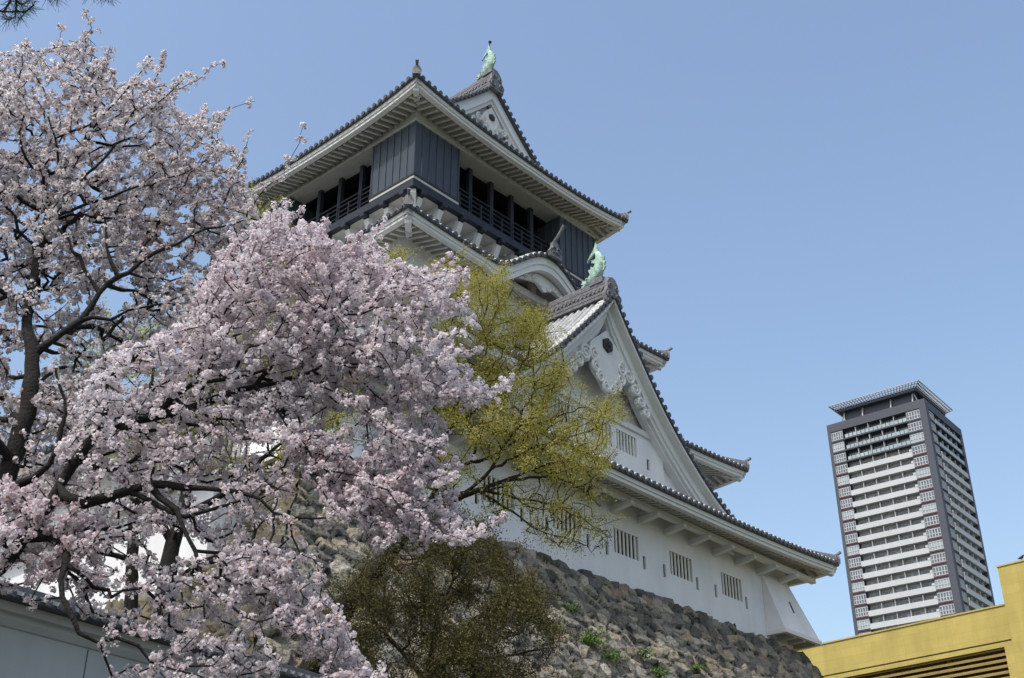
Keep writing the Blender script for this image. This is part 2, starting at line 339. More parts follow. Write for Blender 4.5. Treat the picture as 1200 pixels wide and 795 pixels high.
# ---- generic skirt roof -------------------------------------------------
PITCH_T = .41
class Side:
    def __init__(s, A, sd, td, L, T, S0, S1): s.A, s.sd, s.td, s.L, s.T, s.S0, s.S1 = np.array(A, float), np.array(sd, float), np.array(td, float), L, T, S0, S1
    def P(s, a, t, z): q = s.A+s.sd*a+s.td*t; return np.array([q[0], q[1], z])
def sides(o, i):
    (x0, x1, y0, y1), (a0, a1, b0, b1) = o, i
    return {'front': Side((x0, y0), (1, 0), (0, 1), x1-x0, b0-y0, a0-x0, x1-a1), 'left': Side((x0, y1), (0, -1), (1, 0), y1-y0, a0-x0, y1-b1, b0-y0),
            'right': Side((x1, y0), (0, 1), (-1, 0), y1-y0, x1-a1, b0-y0, y1-b1), 'back': Side((x1, y1), (-1, 0), (0, -1), x1-x0, y1-b1, x1-a1, a0-x0)}
def skirt(o, i, ze, rise, up, wall, parent, label=None, fas=.36, bump=None, gfun=None, mortar=False, skip_tiles=()):
    """roof ring: o outer eave rect, i inner rect, wall = wall rect under it"""
    S = sides(o, i)
    gf = gfun or (lambda q, T: rise*(.78*q+.22*q*q))
    def zf(sd, name, s, q):
        u = abs(2*s/sd.L-1); z = ze+gf(q, sd.T)+up*u**2.6*max(0, 1-q)**1.3
        if bump and name == 'front':
            k = bump(sd.A[0]+s); z = max(z, k) if k else z
        return z
    tiles, ends, fascia, raft, soff, mort = MB(), MB(), MB(), MB(), MB(), MB()
    for name, sd in S.items():
        nu = max(8, int(sd.L/.35)) if name == 'front' else 40; nq = 7
        rows = []
        for j in range(nq):
            q = j/(nq-1); a, e = q*sd.S0, sd.L-q*sd.S1
            rows.append([sd.P(a+(e-a)*k/nu, q*sd.T, zf(sd, name, a+(e-a)*k/nu, q)) for k in range(nu+1)])
        tiles.grid(rows)
        n = int(sd.L/PITCH_T); off = (sd.L-n*PITCH_T)/2
        for k in range(n+1):
            s = off+k*PITCH_T; qm = min(1, s/max(sd.S0, 1e-6), (sd.L-s)/max(sd.S1, 1e-6))
            if qm < .03: continue
            if name not in skip_tiles:
                tiles.half([sd.P(s, qm*sd.T*j/6, zf(sd, name, s, qm*j/6)) for j in range(7)], (sd.sd[0], sd.sd[1], 0), .105, .13)
            c = sd.P(s, .06, zf(sd, name, s, 0)+.02)
            ends.disc(c, (-sd.td[0], -sd.td[1], 0), .125, .14, 10)
            if mortar:
                mort.tube([sd.P(s, .03, c[2]+.085), sd.P(s, .34, c[2]+.115+.3*gf(.32/sd.T, sd.T)/.32*.32)], .09, 6)
        # flat lip of the eave tiles, white fascia, soffit
        ns = max(16, int(sd.L/.4))
        ss = [sd.L*k/ns for k in range(ns+1)]
        def strip(mb, t0, t1, d0, d1, inset):
            A = []
            for s in ss:
                s2 = min(max(s, inset), sd.L-inset); z = zf(sd, name, s, 0); dd0 = d0(s) if callable(d0) else d0; dd1 = d1(s) if callable(d1) else d1
                A.append([sd.P(s2, t0, z-dd0), sd.P(s2, t0, z-dd1), sd.P(s2, t1, z-dd1), sd.P(s2, t1, z-dd0)])
            mb.loft(A)
        strip(ends, -.02, .30, -.012, .11, 0)
        def fh(s):
            x = sd.A[0]+s
            if bump and name == 'front' and bump(x): return .115+fas+.38*min(1, max(0, (4.9-abs(x-XC))/1.2))
            return .115+fas
        strip(fascia, .10, .42, .115, lambda s: (fh(s)+.115)/2+.02, .10)
        strip(fascia, .16, .44, lambda s: (fh(s)+.115)/2+.022, fh, .16)
        # soffit and rafters up to the wall
        ov = {'front': wall[2]-o[2], 'left': wall[0]-o[0], 'right': o[1]-wall[1], 'back': o[3]-wall[3]}[name]
        sl = .27
        G = []
        for t in (.3, ov+.1):
            G.append([sd.P(min(max(s, t), sd.L-t), t, zf(sd, name, s, 0)-fas-.02+sl*t) for s in ss])
        soff.grid(G)
        for k in range(n+1):
            s = off+k*PITCH_T
            if bump and name == 'front' and bump(sd.A[0]+s): continue
            te = min(ov+.1, s-.05, sd.L-s-.05)
            if te < .5: continue
            z = zf(sd, name, s, 0)-fas-.15
            raft.beam(sd.P(s, .47, z+sl*.47), sd.P(s, te, z+sl*te), .15, .25)
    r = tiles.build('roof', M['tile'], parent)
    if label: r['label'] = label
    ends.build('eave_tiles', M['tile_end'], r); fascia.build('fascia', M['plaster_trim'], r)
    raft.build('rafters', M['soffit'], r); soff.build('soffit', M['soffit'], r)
    if mortar: mort.build('tile_mortar', M['mortar'], r)
    # hip ridges with end ornaments, and the corner rafters under them
    for (oc, ic, nm, s, L0) in (((o[0], o[2]), (i[0], i[2]), 'front', 0, 0), ((o[1], o[2]), (i[1], i[2]), 'front', 1, 0), ((o[0], o[3]), (i[0], i[3]), 'back', 1, 0), ((o[1], o[3]), (i[1], i[3]), 'back', 0, 0)):
        sd = S[nm]; path = []
        for k in range(9):
            q = .02+.98*k/8; ss_ = q*sd.S0 if s == 0 else sd.L-q*sd.S1
            x = oc[0]+(ic[0]-oc[0])*q; y = oc[1]+(ic[1]-oc[1])*q
            path.append(np.array([x, y, zf(sd, nm, ss_, q)]))
        h = MB()
        d = path[1]-path[0]; d[2] = 0; d /= np.linalg.norm(d); side = np.array([-d[1], d[0], 0])
        rings = []
        for k, p in enumerate(path):
            lift = .10*max(0, 1-k/2.0)
            rings.append([p+side*w+np.array([0, 0, hh+lift]) for w, hh in ((-.17, -.05), (-.17, .22), (-.10, .24), (-.09, .34), (0, .40), (.09, .34), (.10, .24), (.17, .22), (.17, -.05))])
        h.loft(rings); hr = h.build('hip_ridge', M['ridge_tile'], r)
        e = MB(); p = path[0]-d*.02
        e.prism([(-.2, -.05), (.2, -.05), (.24, .2), (.13, .42), (0, .52), (-.13, .42), (-.24, .2)], 0, .12, lambda u, w, y: p+side*u+np.array([0, 0, w])-d*y)
        e.tube([p+np.array([0, 0, .42])+d*.1, p+np.array([0, 0, .52])-d*.12, p+np.array([0, 0, .66])-d*.3], [.07, .075, .09], 8)
        e.build('ridge_end_tile', M['ridge_tile'], hr)
        cb = MB(); p0 = path[0]; ovd = abs({'front': wall[2]-o[2], 'back': o[3]-wall[3]}[nm])
        a = np.array([oc[0], oc[1], 0])+d*.42; c = np.array([oc[0], oc[1], 0])+d*(ovd*1.45)
        za = p0[2]-fas-.20
        cb.beam((a[0], a[1], za+.02), (c[0], c[1], za+.30*ovd), .3, .34); cb.build('corner_rafter', M['plaster_trim'], r)
    return r, zf, S

# ---- roof 1
W2 = (-5.2, 19.5, -3.2, 16.2); W3 = (-1.5, 15.9, -.9, 13.9); D5 = 13.0; W4 = (1.2, 13.2, 1.2, D5-1.2)
r1, zf1, S1 = skirt((XL1-2.1, XR1+2.1, YF1-2.1, YB1+2.1), W2, 21.20, 2.3, .42, (XL1, XR1, YF1, YB1), keep, mortar=True, skip_tiles=('back',))
for x in np.arange(XL1+1.0, XR1, 2.04):     # bracket arms carrying the eave beam
    b = MB(); b.hexa([(x-.13, YF1-1.15, 20.46), (x+.13, YF1-1.15, 20.46), (x+.13, YF1+.05, 20.28), (x-.13, YF1+.05, 20.28), (x-.13, YF1-1.15, 20.62), (x+.13, YF1-1.15, 20.62), (x+.13, YF1+.05, 20.62), (x-.13, YF1+.05, 20.62)]); b.build('eave_bracket', M['plaster_trim'], r1)
for y in np.arange(YF1+1.0, YB1, 2.04):
    b = MB(); b.box(XR1-.05, XR1+1.15, y-.13, y+.13, 20.35, 20.62); b.build('eave_bracket', M['plaster_trim'], r1)
    b = MB(); b.box(XL1-1.15, XL1+.05, y-.13, y+.13, 20.35, 20.62); b.build('eave_bracket', M['plaster_trim'], r1)
b = MB(); b.box(XL1-1.4, XR1+1.4, YF1-1.0, YF1-.72, 20.625, 20.86)
b.box(XR1+.72, XR1+1.0, YF1-.71, YB1+1, 20.625, 20.86); b.box(XL1-1.0, XL1-.72, YF1-.71, YB1+1, 20.625, 20.86)
b.build('eave_beam', M['plaster_trim'], r1)

# ---- second and third storeys
def shell(x0, x1, y0, y1, z0, z1, name='wall', m='plaster'):
    b = MB(); b.box(x0, x1, y0, y1, z0, z1); return b.build(name, M[m], keep)
shell(*W2, 22.9, 26.4)
skirt((-6.4, 20.8, -4.9, 17.9), W3, 25.75, 2.6, .45, W2, keep, mortar=True, skip_tiles=('back',))
shell(*W3, 27.6, 32.7)
for y in (1.5, 5.2, 8.9):
    b = MB(); b.box(W3[0]-.06, W3[0]-.004, y, y+1.6, 29.6, 30.8); w = b.build('window', M['opening'], keep)
    b = MB()
    for k in range(5): b.box(W3[0]-.16, W3[0]-.062, y+.15+.29*k, y+.3+.29*k, 29.6, 30.8)
    b.build('bars', M['bar'], w)
# third roof carries the curved karahafu gable over the middle of its front
def kara(x):
    u = abs(x-XC)/4.4
    if u >= 1: return None
    return 31.97+2.15*(.5+.5*cos(pi*u))**1.05
r3, zf3, S3 = skirt((-2.75, 17.15, -2.75, 15.75), W4, 31.97, 1.55, .28, W3, keep, bump=kara, mortar=True, skip_tiles=('back',))
# karahafu: soffit boards behind the curved barge, ridge with its end tile, carved pendant
b = MB(); G = []
for y in (-2.3, -.85): G.append([(x, y, (kara(x) or 32.0)-.75-.1*max(0, 1-abs(x-XC)/4.7)) for x in np.linspace(XC-4.6, XC+4.6, 30)])
b.grid(G); b.build('gable_soffit', M['soffit'], r3)
b = MB(); b.box(XC-3.4, XC+3.4, -1.6, -1.25, 32.05, 32.45); b.box(XC-.2, XC+.2, -1.5, -1.3, 32.45, 33.3); b.build('rainbow_beam', M['soffit'], r3)
b = MB(); b.tube([(XC, y, 34.22) for y in (-2.85, -1, 1.1)], .2, 10); b.tube([(XC, y, 34.45) for y in (-2.85, -1, 1.1)], .11, 8)
kr = b.build('ridge', M['ridge_tile'], r3)
b = MB()
b.prism([(-.42, -.1), (.42, -.1), (.5, .15), (.3, .45), (.24, .75), (0, .95), (-.24, .75), (-.3, .45), (-.5, .15)], -3.02, -2.86, lambda u, w, y: (XC+u, y, 34.1+w))
b.tube([(XC, -2.8, 34.9), (XC, -3.1, 35.15), (XC, -3.45, 35.55), (XC, -3.6, 35.7)], [.09, .09, .09, .12], 8)
for s in (-1, 1): b.tube([(XC+s*(.18+.17*cos(a)), -3.05, 34.4+.17*sin(a)) for a in np.linspace(0, 2*pi*.85, 10)], .04, 6)
b.build('ridge_end_tile', M['ridge_tile'], kr)
def scroll(b, cx, cz, r, y, turn=1.6, dirn=1, a0=0, tk=.06, P=lambda u, w, y: (u, y, w)):
    n = 18; pts = []; rad = []
    for k in range(n+1):
        t = k/n; a = a0+dirn*turn*2*pi*t; rr = r*(1-.78*t); pts.append(P(cx+rr*cos(a), cz+rr*sin(a), y)); rad.append(tk*(1-.45*t))
    b.tube(pts, rad, 7)
b = MB()
b.prism([(-1.9, -.1), (-1.2, .1), (-.6, .22), (-.3, .05), (0, -.1), (.3, .05), (.6, .22), (1.2, .1), (1.9, -.1), (1.3, .42), (.6, .72), (0, .8), (-.6, .72), (-1.3, .42)], -2.2, -2.06, lambda u, w, y: (XC+u, y, 32.42+w))
for cx, cz, r, dr in ((-1.4, .15, .18, 1), (1.4, .15, .18, -1), (-.8, .35, .17, 1), (.8, .35, .17, -1), (-.3, .2, .15, 1), (.3, .2, .15, -1)): scroll(b, XC+cx, 32.42+cz, r, -2.22, dirn=dr)
b.build('carved_pendant', M['plaster_trim'], r3)

# ---- great gable on the front, seated on roof 1
GU = [0, 1.0, 2.2, 3.6, 5.0, 6.6, 8.2, 10.0, 11.2]; GZ = [30.45, 29.25, 27.95, 26.45, 25.2, 24.0, 22.95, 22.05, 21.62]
def gz(u): return float(np.interp(abs(u), GU, GZ))
def gzs(u):      # smooth the table
    u = abs(u); return (gz(max(0, u-.5))+2*gz(u)+gz(u+.5))/4 if u > .5 else gz(u)
LEAN = .07
def gy(u): return -6.55+LEAN*(30.45-gzs(u))
UM = 10.9; GB = -.6
gt, ge = MB(), MB()
for s in (-1, 1):
    us = np.linspace(0, UM, 30)
    gt.grid([[(XC+s*u, y, gzs(u)) for u in us] for y in (GB,)] + [[(XC+s*u, gy(u), gzs(u)) for u in us]])
    ny = int((GB+6.4)/PITCH_T)
    for k in range(ny):
        y = GB-.2-k*PITCH_T
        path = [(XC+s*u, y, gzs(u)) for u in np.linspace(.1, UM, 22) if y > gy(u)+.05]
        if len(path) > 2: gt.half(path, (0, 1, 0), .105, .13)
    # verge: thicker row along the front edge
    gt.half([(XC+s*u, gy(u)+.32, gzs(u)+.02) for u in np.linspace(.1, UM, 26)], (0, 1, 0), .15, .17)
    # discs along the verge, evenly spaced by arc length
    u = .15
    while u < UM:
        ge.disc((XC+s*u, gy(u)+.1, gzs(u)+.03), (0, -1, 0), .13, .16, 10)
        sl = (gzs(u)-gzs(u+.1))/.1; u += PITCH_T/math.sqrt(1+sl*sl)
    A = [[(XC+s*u, gy(u)+.02, gzs(u)+.03), (XC+s*u, gy(u)+.02, gzs(u)-.11), (XC+s*u, gy(u)+.5, gzs(u)-.11), (XC+s*u, gy(u)+.5, gzs(u)+.0)] for u in us]
    ge.loft(A)
gr = gt.build('gable_roof', M['tile'], keep); ge.build('eave_tiles', M['tile_end'], gr)
b = MB()      # mortar showing between verge tiles on both slopes
for s in (-1, 1):
    u = .35
    while u < UM:
        b.tube([(XC+s*u, gy(u)+.14, gzs(u)+.09), (XC+s*u, gy(u)+.62, gzs(u)+.09)], .085, 6)
        sl = (gzs(u)-gzs(u+.1))/.1; u += PITCH_T/math.sqrt(1+sl*sl)
b.build('tile_mortar', M['mortar'], gr)
def barge(off0, off1, dy0, dy1, m='plaster', name='bargeboard', um=UM, top=0.0):
    b = MB()
    for s in (-1, 1):
        A = []
        for u in np.linspace(0, um, 30):
            sl = (gzs(max(0, u-.15))-gzs(u+.15))/.3; k = math.sqrt(1+sl*sl); k = min(k, 1.5)
            z = gzs(u); y = gy(u)
            A.append([(XC+s*u, y+dy0, z-off0*k), (XC+s*u, y+dy0, z-off1*k), (XC+s*u, y+dy1, z-off1*k), (XC+s*u, y+dy1, z-off0*k)])
        b.loft(A)
    return b.build(name, M[m], gr)
barge(.115, .26, .06, .62, 'plaster_trim', 'verge_soffit')
barge(.255, .62, .46, .85, 'plaster'); barge(.622, .84, .56, .95, 'plaster_trim'); barge(.842, .97, .70, 1.1, 'plaster')
# gable wall and its windowed base
GY = -5.05
b = MB()
poly = [(XC+s*u, gzs(u)-.2) for s, rngu in ((-1, np.linspace(10.2, 0, 20)), (1, np.linspace(.5, 10.2, 19))) for u in rngu]
b.prism(poly, GY+.02, GY+.10, lambda u, w, y: (u, y, w))
b.build('gable_wall', M['plaster'], gr)
gw = [(8.64, 10.18), (6.55, 8.25), (4.24, 5.76)]
hl = [(a, c, 23.45, 24.46) for a, c in gw] + [(x-.11, x+.11, 23.1, 23.66) for x in (11.06, 2*XC-11.06)]
wf = wall_front('wall', XC-5.1, XC+5.1, 22.2, 24.72, GY-.15, hl, gr, M['plaster'])
b = MB(); b.box(XC-5.1, XC-5.0, GY-.149, GY+.015, 22.2, 24.72); b.box(XC+5.0, XC+5.1, GY-.149, GY+.015, 22.2, 24.72)
b.box(XC-5.16, XC+5.16, GY-.27, GY+.015, 24.723, 25.0); b.build('ledge', M['plaster_trim'], gr)
for a, c in gw: window(a, c, 23.45, 24.46, GY-.15, gr, 6)
for x in (11.06, 2*XC-11.06): loophole(x, 23.1, 23.66, GY-.15, gr)
# carved pendant under the peak
b = MB(); py = -5.95
P = lambda u, w, y: (XC+u, y, w)
poly = [(0, 28.75), (.5, 28.3), (1.02, 27.85), (1.15, 27.45), (.95, 27.2), (1.0, 26.8), (.82, 26.5), (.55, 26.3), (.3, 25.98), (0, 25.85)]
poly = [(u*1.18, 28.75+(w-28.75)*1.12) for u, w in poly]; poly = poly+[(-u, w) for u, w in poly[-2:0:-1]]
b.prism(poly, py, py+.2, P)
for s in (-1, 1):
    for cx, cz, r in ((1.02, 27.1, .36), (.92, 26.5, .31), (.62, 26.1, .30), (.24, 25.72, .27)): scroll(b, XC+s*cx, cz, r, py-.03, dirn=-s, a0=pi/2, tk=.085, P=lambda u, w, y: (u, y, w))
    # trailing cloud scrolls along the bargeboards
    for k, (cx, cz, r) in enumerate(((1.62, 26.95, .40), (2.08, 26.45, .34), (2.5, 25.95, .29), (2.86, 25.5, .25))):
        b.tube([(XC+s*cx, py+.02, cz), (XC+s*cx, py+.2, cz)], r, 12); scroll(b, XC+s*cx, cz, r, py, dirn=-s, a0=pi/3, tk=.08, P=lambda u, w, y: (u, y, w))
pend = b.build('carved_pendant', M['plaster_trim'], gr)
b = MB(); b.tube([(XC, py-.10, 27.95), (XC, py+.0, 27.95)], [.36, .40], 6); b.tube([(XC, py-.2, 27.95), (XC, py-.1, 27.95)], [.12, .16], 6); b.build('boss', M['iron'], pend)
# ridge of the great gable
def ridge(x, y0, y1, z, w, h, parent):
    b = MB(); n = 5; hs = h/n
    for k in range(n):
        ww = w*(1-.06*k); b.box(x-ww/2, x+ww/2, y0+.02*k, y1, z+hs*k, z+hs*k+hs*.7); ww *= .86; b.box(x-ww/2, x+ww/2, y0+.04, y1, z+hs*k+hs*.7, z+hs*(k+1))
    b.tube([(x, y0, z+h+.06), (x, y1, z+h+.06)], .15, 10)
    yy = y0+.2
    while yy < y1:
        for s in (-1, 1): b.disc((x+s*w*.44, yy, z+h*.5), (s, 0, 0), .07, .06, 6)
        yy += .25
    o = b.build('ridge', M['ridge_tile'], parent)
    e = MB()
    e.prism([(-.55, -.35), (.55, -.35), (.62, .0), (.42, .35), (.40, .72), (.2, .98), (0, 1.05), (-.2, .98), (-.40, .72), (-.42, .35), (-.62, .0)], y0-.2, y0+.0, lambda u, ww, y: (x+u, y, z+ww))
    for s in (-1, 1): scroll(e, x+s*.34, z+.0, .2, y0-.22, dirn=s, tk=.05); scroll(e, x+s*.25, z+.5, .14, y0-.22, dirn=-s, tk=.04)
    e.build('ridge_end_tile', M['ridge_tile'], o)
    return o
rg1 = ridge(XC, -6.25, -.9, 30.4, .62, .95, gr)
def shachi(x, y, z, h, parent, dirn=1, tip=False):
    """dolphin-fish ornament: head low and facing along +y*dirn, body arched upward, tail fins in the air"""
    s = h/2.2; Y = lambda v: y+dirn*v*s; Z = lambda v: z+v*s
    b = MB()
    body = [(.95, .10), (.72, .16), (.45, .30), (.20, .52), (.06, .85), (.02, 1.2), (.08, 1.5), (.16, 1.72)]
    rad = [.12, .23, .31, .33, .30, .25, .19, .12]
    b.tube([(x, Y(u), Z(w)) for u, w in body], [r*s for r in rad], 12, side=(1, 0, 0), flat=.8)
    o = b.build('fish_ornament', M['verdigris'], parent, smooth=True)
    b = MB()
    def fin(poly, t=.05):
        b.prism(poly, -t*s, t*s, lambda u, w, t_: (x+t_, Y(u), Z(w)))
    fin([(.10, 1.62), (.34, 1.70), (.62, 1.52), (.80, 1.34), (.62, 1.66), (.42, 1.86), (.30, 2.08), (.22, 2.3), (.12, 2.05), (.08, 1.85)])   # tail
    fin([(-.22, .55), (-.34, .72), (-.26, .8), (-.34, 1.0), (-.24, 1.08), (-.28, 1.3), (-.16, 1.36), (-.1, 1.5), (.0, 1.45), (-.1, .9), (-.1, .5)])  # dorsal
    fin([(.36, .50), (.66, .66), (.74, .9), (.58, .86), (.56, 1.04), (.44, .9), (.34, 1.02), (.22, .7)]); fin([(.25, 1.1), (.52, 1.22), (.50, 1.38), (.36, 1.34), (.2, 1.4)])            # breast fin
    fin([(.98, .1), (1.18, .22), (1.05, .25), (1.12, .34), (.9, .3), (.8, .34), (.75, .22)], .12)          # snout and whisker
    fin([(.95, .0), (1.16, -.02), (1.12, .08), (.9, .1)], .11)
    for sx in (-1, 1): b.tube([(x+sx*.2*s, Y(.72), Z(.28)), (x+sx*.25*s, Y(.74), Z(.30))], .06*s, 8)
    b.build('fins', M['verdigris'], o)
    if tip:
        b = MB(); b.tube([(x, Y(.2), Z(2.1)), (x, Y(.16), Z(2.36)), (x, Y(.14), Z(2.52)), (x, Y(.15), Z(2.6))], [.03*s, .035*s, .12*s, .03*s], 8); b.build('finial', M['iron'], o)
    b = MB(); b.box(x-.3*s, x+.3*s, Y(-.3) if dirn > 0 else Y(.5), Y(.5) if dirn > 0 else Y(-.3), z-.25*s, z+.06*s); b.build('saddle_tile', M['ridge_tile'], o)
    return o
shachi(XC, -5.75, 31.55, 2.15, gr)

# ---- bracket zone and black gallery storey
X5, Y5 = 14.4, D5
shell(*W4, 33.2, 36.06)
b = MB()     # floor frame: outer beam
b.box(0, X5, 0, .30, 36.08, 36.50); b.box(0, X5, Y5-.30, Y5, 36.08, 36.50); b.box(0, .30, .30, Y5-.3, 36.08, 36.50); b.box(X5-.3, X5, .3, Y5-.3, 36.08, 36.50)
b.box(.3, X5-.3, .3, Y5-.3, 36.12, 36.48)
fb = b.build('floor_beam', M['dark_wood'], keep)
def strut_at(p_out, p_in, d, rot):
    """diagonal bracket: p_out under the beam, p_in on the wall"""
    b = MB(); b.beam(p_in, p_out, .30, .30); b.beam((p_in[0], p_in[1], p_out[2]+.09), (p_out[0], p_out[1], p_out[2]+.09), .28, .22)
    return b.build('bracket', M['plaster_trim'], keep)
infill = MB()
def joist(x0, x1, y0, y1):
    b = MB(); b.box(x0, x1, y0, y1, 35.86, 36.076); b.build('joist_end', M['dark_wood'], fb)
for x in np.arange(.75, X5, 1.435):
    strut_at((x, .34, 35.85), (x, 1.25, 33.9), 0, 0)
    joist(x-.15, x+.15, -.08, .30)
for y in np.arange(.75, Y5, 1.435):
    strut_at((.34, y, 35.85), (1.25, y, 33.9), 0, 0)
    joist(-.08, .30, y-.15, y+.15); joist(X5-.30, X5+.08, y-.15, y+.15)
strut_at((.2, .2, 35.85), (1.25, 1.25, 33.9), 0, 0); strut_at((X5-.2, .2, 35.85), (X5-1.25, 1.25, 33.9), 0, 0)
infill.face([(.32, .32, 36.06), (X5-.32, .32, 36.06), (X5-1.2, 1.19, 36.05), (1.2, 1.19, 36.05)]); infill.face([(.32, .32, 36.06), (1.19, 1.2, 36.05), (1.19, Y5-1.2, 36.05), (.32, Y5-.32, 36.06)])
infill.face([(X5-.32, .32, 36.06), (X5-.32, Y5-.32, 36.06), (X5-1.19, Y5-1.2, 36.05), (X5-1.19, 1.2, 36.05)])
infill.build('coved_soffit', M['soffit'], keep)
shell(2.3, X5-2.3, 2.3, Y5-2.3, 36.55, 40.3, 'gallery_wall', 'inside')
def corner_box(x0, x1, y0, y1):
    b = MB(); b.box(x0, x1, y0, y1, 36.78, 39.98)
    n = 6
    for k in range(n+1):
        for (yy, sy) in ((y0, -1), (y1, 1)):
            xx = x0+(x1-x0)*k/n; b.box(xx-.035, xx+.035, min(yy, yy+sy*.05), max(yy, yy+sy*.05), 36.783, 39.977)
        for (xx, sx) in ((x0, -1), (x1, 1)):
            yy = y0+(y1-y0)*k/n; b.box(min(xx, xx+sx*.05), max(xx, xx+sx*.05), yy-.035, yy+.035, 36.783, 39.977)
    o = b.build('corner_box', M['black_wood'], keep)
    b = MB(); b.box(x0-.08, x1+.08, y0-.08, y1+.08, 36.66, 36.777); b.build('sill', M['dark_wood'], o)
    b = MB(); b.box(x0-.04, x1+.04, y0-.04, y1+.04, 36.51, 36.655); b.build('white_sill', M['soffit'], o)
BS = 3.1
for (x0, y0) in ((0.02, 0.02), (X5-BS-.02, .02), (.02, Y5-BS-.02), (X5-BS-.02, Y5-BS-.02)): corner_box(x0, x0+BS, y0, y0+BS)
# posts and rails
for x in np.linspace(BS, X5-BS, 6)[1:-1]:
    for y in (.80, Y5-.80):
        b = MB(); b.box(x-.12, x+.12, y-.12, y+.12, 36.56, 40.0); b.build('post', M['dark_wood'], keep)
for y in np.linspace(BS, Y5-BS, 5)[1:-1]:
    for x in (.80, X5-.80):
        b = MB(); b.box(x-.12, x+.12, y-.12, y+.12, 36.56, 40.0); b.build('post', M['dark_wood'], keep)
def rail(x0, x1, y0, y1):
    b = MB()
    for z in (37.1, 37.4, 37.7, 38.0, 38.28): b.box(x0, x1, y0, y1, z, z+.075)
    if x1-x0 > y1-y0:
        for x in np.linspace(x0, x1, 11)[1:-1]: b.box(x-.05, x+.05, y0-.02, y1+.02, 36.56, 38.1)
    else:
        for y in np.linspace(y0, y1, 9)[1:-1]: b.box(x0-.02, x1+.02, y-.05, y+.05, 36.56, 38.1)
    b.build('railing', M['dark_wood'], keep)
rail(BS+.03, X5-BS-.03, .70, .77); rail(.70, .77, BS+.03, Y5-BS-.03); rail(X5-.77, X5-.70, BS+.03, Y5-BS-.03)
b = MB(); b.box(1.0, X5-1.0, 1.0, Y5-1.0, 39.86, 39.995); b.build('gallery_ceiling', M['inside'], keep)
b = MB()     # pale ceiling board running round over the gallery
b.box(-.06, X5+.06, -.06, 1.0, 40.0, 40.13); b.box(-.06, X5+.06, Y5-1.0, Y5+.06, 40.0, 40.13); b.box(-.06, 1.0, 1.0, Y5-1, 40.0, 40.13); b.box(X5-1, X5+.06, 1.0, Y5-1.0, 40.0, 40.13)
b.build('ceiling_board', M['board'], keep)
shell(.25, X5-.25, .25, Y5-.25, 40.22, 41.3)

# ---- top roof: hip-and-gable
OV = 1.42; GT = 3.1
gfun = lambda q, T: .52*(q*T)+.031*(q*T)**2
o5 = (-OV, X5+OV, -OV, Y5+OV); i5 = (-OV+GT, X5+OV-GT, -OV+GT, Y5+OV-GT)
r5, zf5, S5 = skirt(o5, i5, 40.76, 0, .6, (.25, X5-.25, .25, Y5-.25), keep, gfun=gfun, fas=.38)
HT = X5/2+OV
def tz(u): t = HT-abs(u); return 40.76+.52*t+.031*t*t          # u = distance from ridge
UG = HT-GT; YG0 = -OV+GT-.45; YG1 = Y5+OV-GT+.45
tt, tef, teb = MB(), MB(), MB()
for s in (-1, 1):
    us = np.linspace(0, UG+.1, 20)
    tt.grid([[(XC+s*u, y, tz(u)) for u in us] for y in (YG0, YG1)])
    yy = YG0+.2
    while yy < YG1: tt.half([(XC+s*u, yy, tz(u)) for u in np.linspace(.05, UG+.1, 14)], (0, 1, 0), .105, .13); yy += PITCH_T
    for yv, sg in ((YG0, -1), (YG1, 1)):
        te = tef if sg < 0 else teb
        tt.half([(XC+s*u, yv-sg*.3, tz(u)+.02) for u in np.linspace(.05, UG+.1, 14)], (0, 1, 0), .15, .17)
        u = .15
        while u < UG+.3:
            te.disc((XC+s*u, yv-sg*.1, tz(u)+.03), (0, sg, 0), .13, .16, 10); sl = (tz(u)-tz(u+.1))/.1; u += PITCH_T/math.sqrt(1+sl*sl)
        te.loft([[(XC+s*u, yv-sg*.02, tz(u)+.03), (XC+s*u, yv-sg*.02, tz(u)-.11), (XC+s*u, yv-sg*.45, tz(u)-.11), (XC+s*u, yv-sg*.45, tz(u))] for u in us])
tr = tt.build('gable_roof', M['tile'], keep); tef.build('eave_tiles', M['tile_end'], tr); teb.build('eave_tiles', M['tile_end'], tr)
b = MB()
for s in (-1, 1):
    u = .35
    while u < UG:
        b.tube([(XC+s*u, YG0+.14, tz(u)+.08), (XC+s*u, YG0+.62, tz(u)+.08)], .08, 6); sl = (tz(u)-tz(u+.1))/.1; u += PITCH_T/math.sqrt(1+sl*sl)
b.build('tile_mortar', M['mortar'], tr)
def barge5(o0, o1, d0, d1, m='plaster'):
    b = MB()
    for yv, sg in ((YG0, 1), (YG1, -1)):
        b = MB()
        for s in (-1, 1):
            b.loft([[(XC+s*u, yv+sg*d0, tz(u)-o0), (XC+s*u, yv+sg*d0, tz(u)-o1), (XC+s*u, yv+sg*d1, tz(u)-o1), (XC+s*u, yv+sg*d1, tz(u)-o0)] for u in np.linspace(0, UG+.1, 16)])
        b.build('bargeboard', M[m], tr)
barge5(.115, .85, .22, .5); barge5(.852, 1.15, .34, .6, 'plaster_trim')
b = MB(); b.prism([(XC+s*u, tz(u)-.15) for s, r in ((-1, np.linspace(UG, 0, 10)), (1, np.linspace(.3, UG, 9))) for u in r], YG0+.75, YG1-.75, lambda u, w, y: (u, y, w)); b.build('gable_wall', M['plaster'], tr)
b = MB(); py = YG0+.3; z0 = 44.6
b.prism([(0, 1.5), (.55, .9), (.8, .35), (.6, 0), (.35, -.35), (0, -.5), (-.35, -.35), (-.6, 0), (-.8, .35), (-.55, .9)], py, py+.14, lambda u, w, y: (XC+u, y, z0+w))
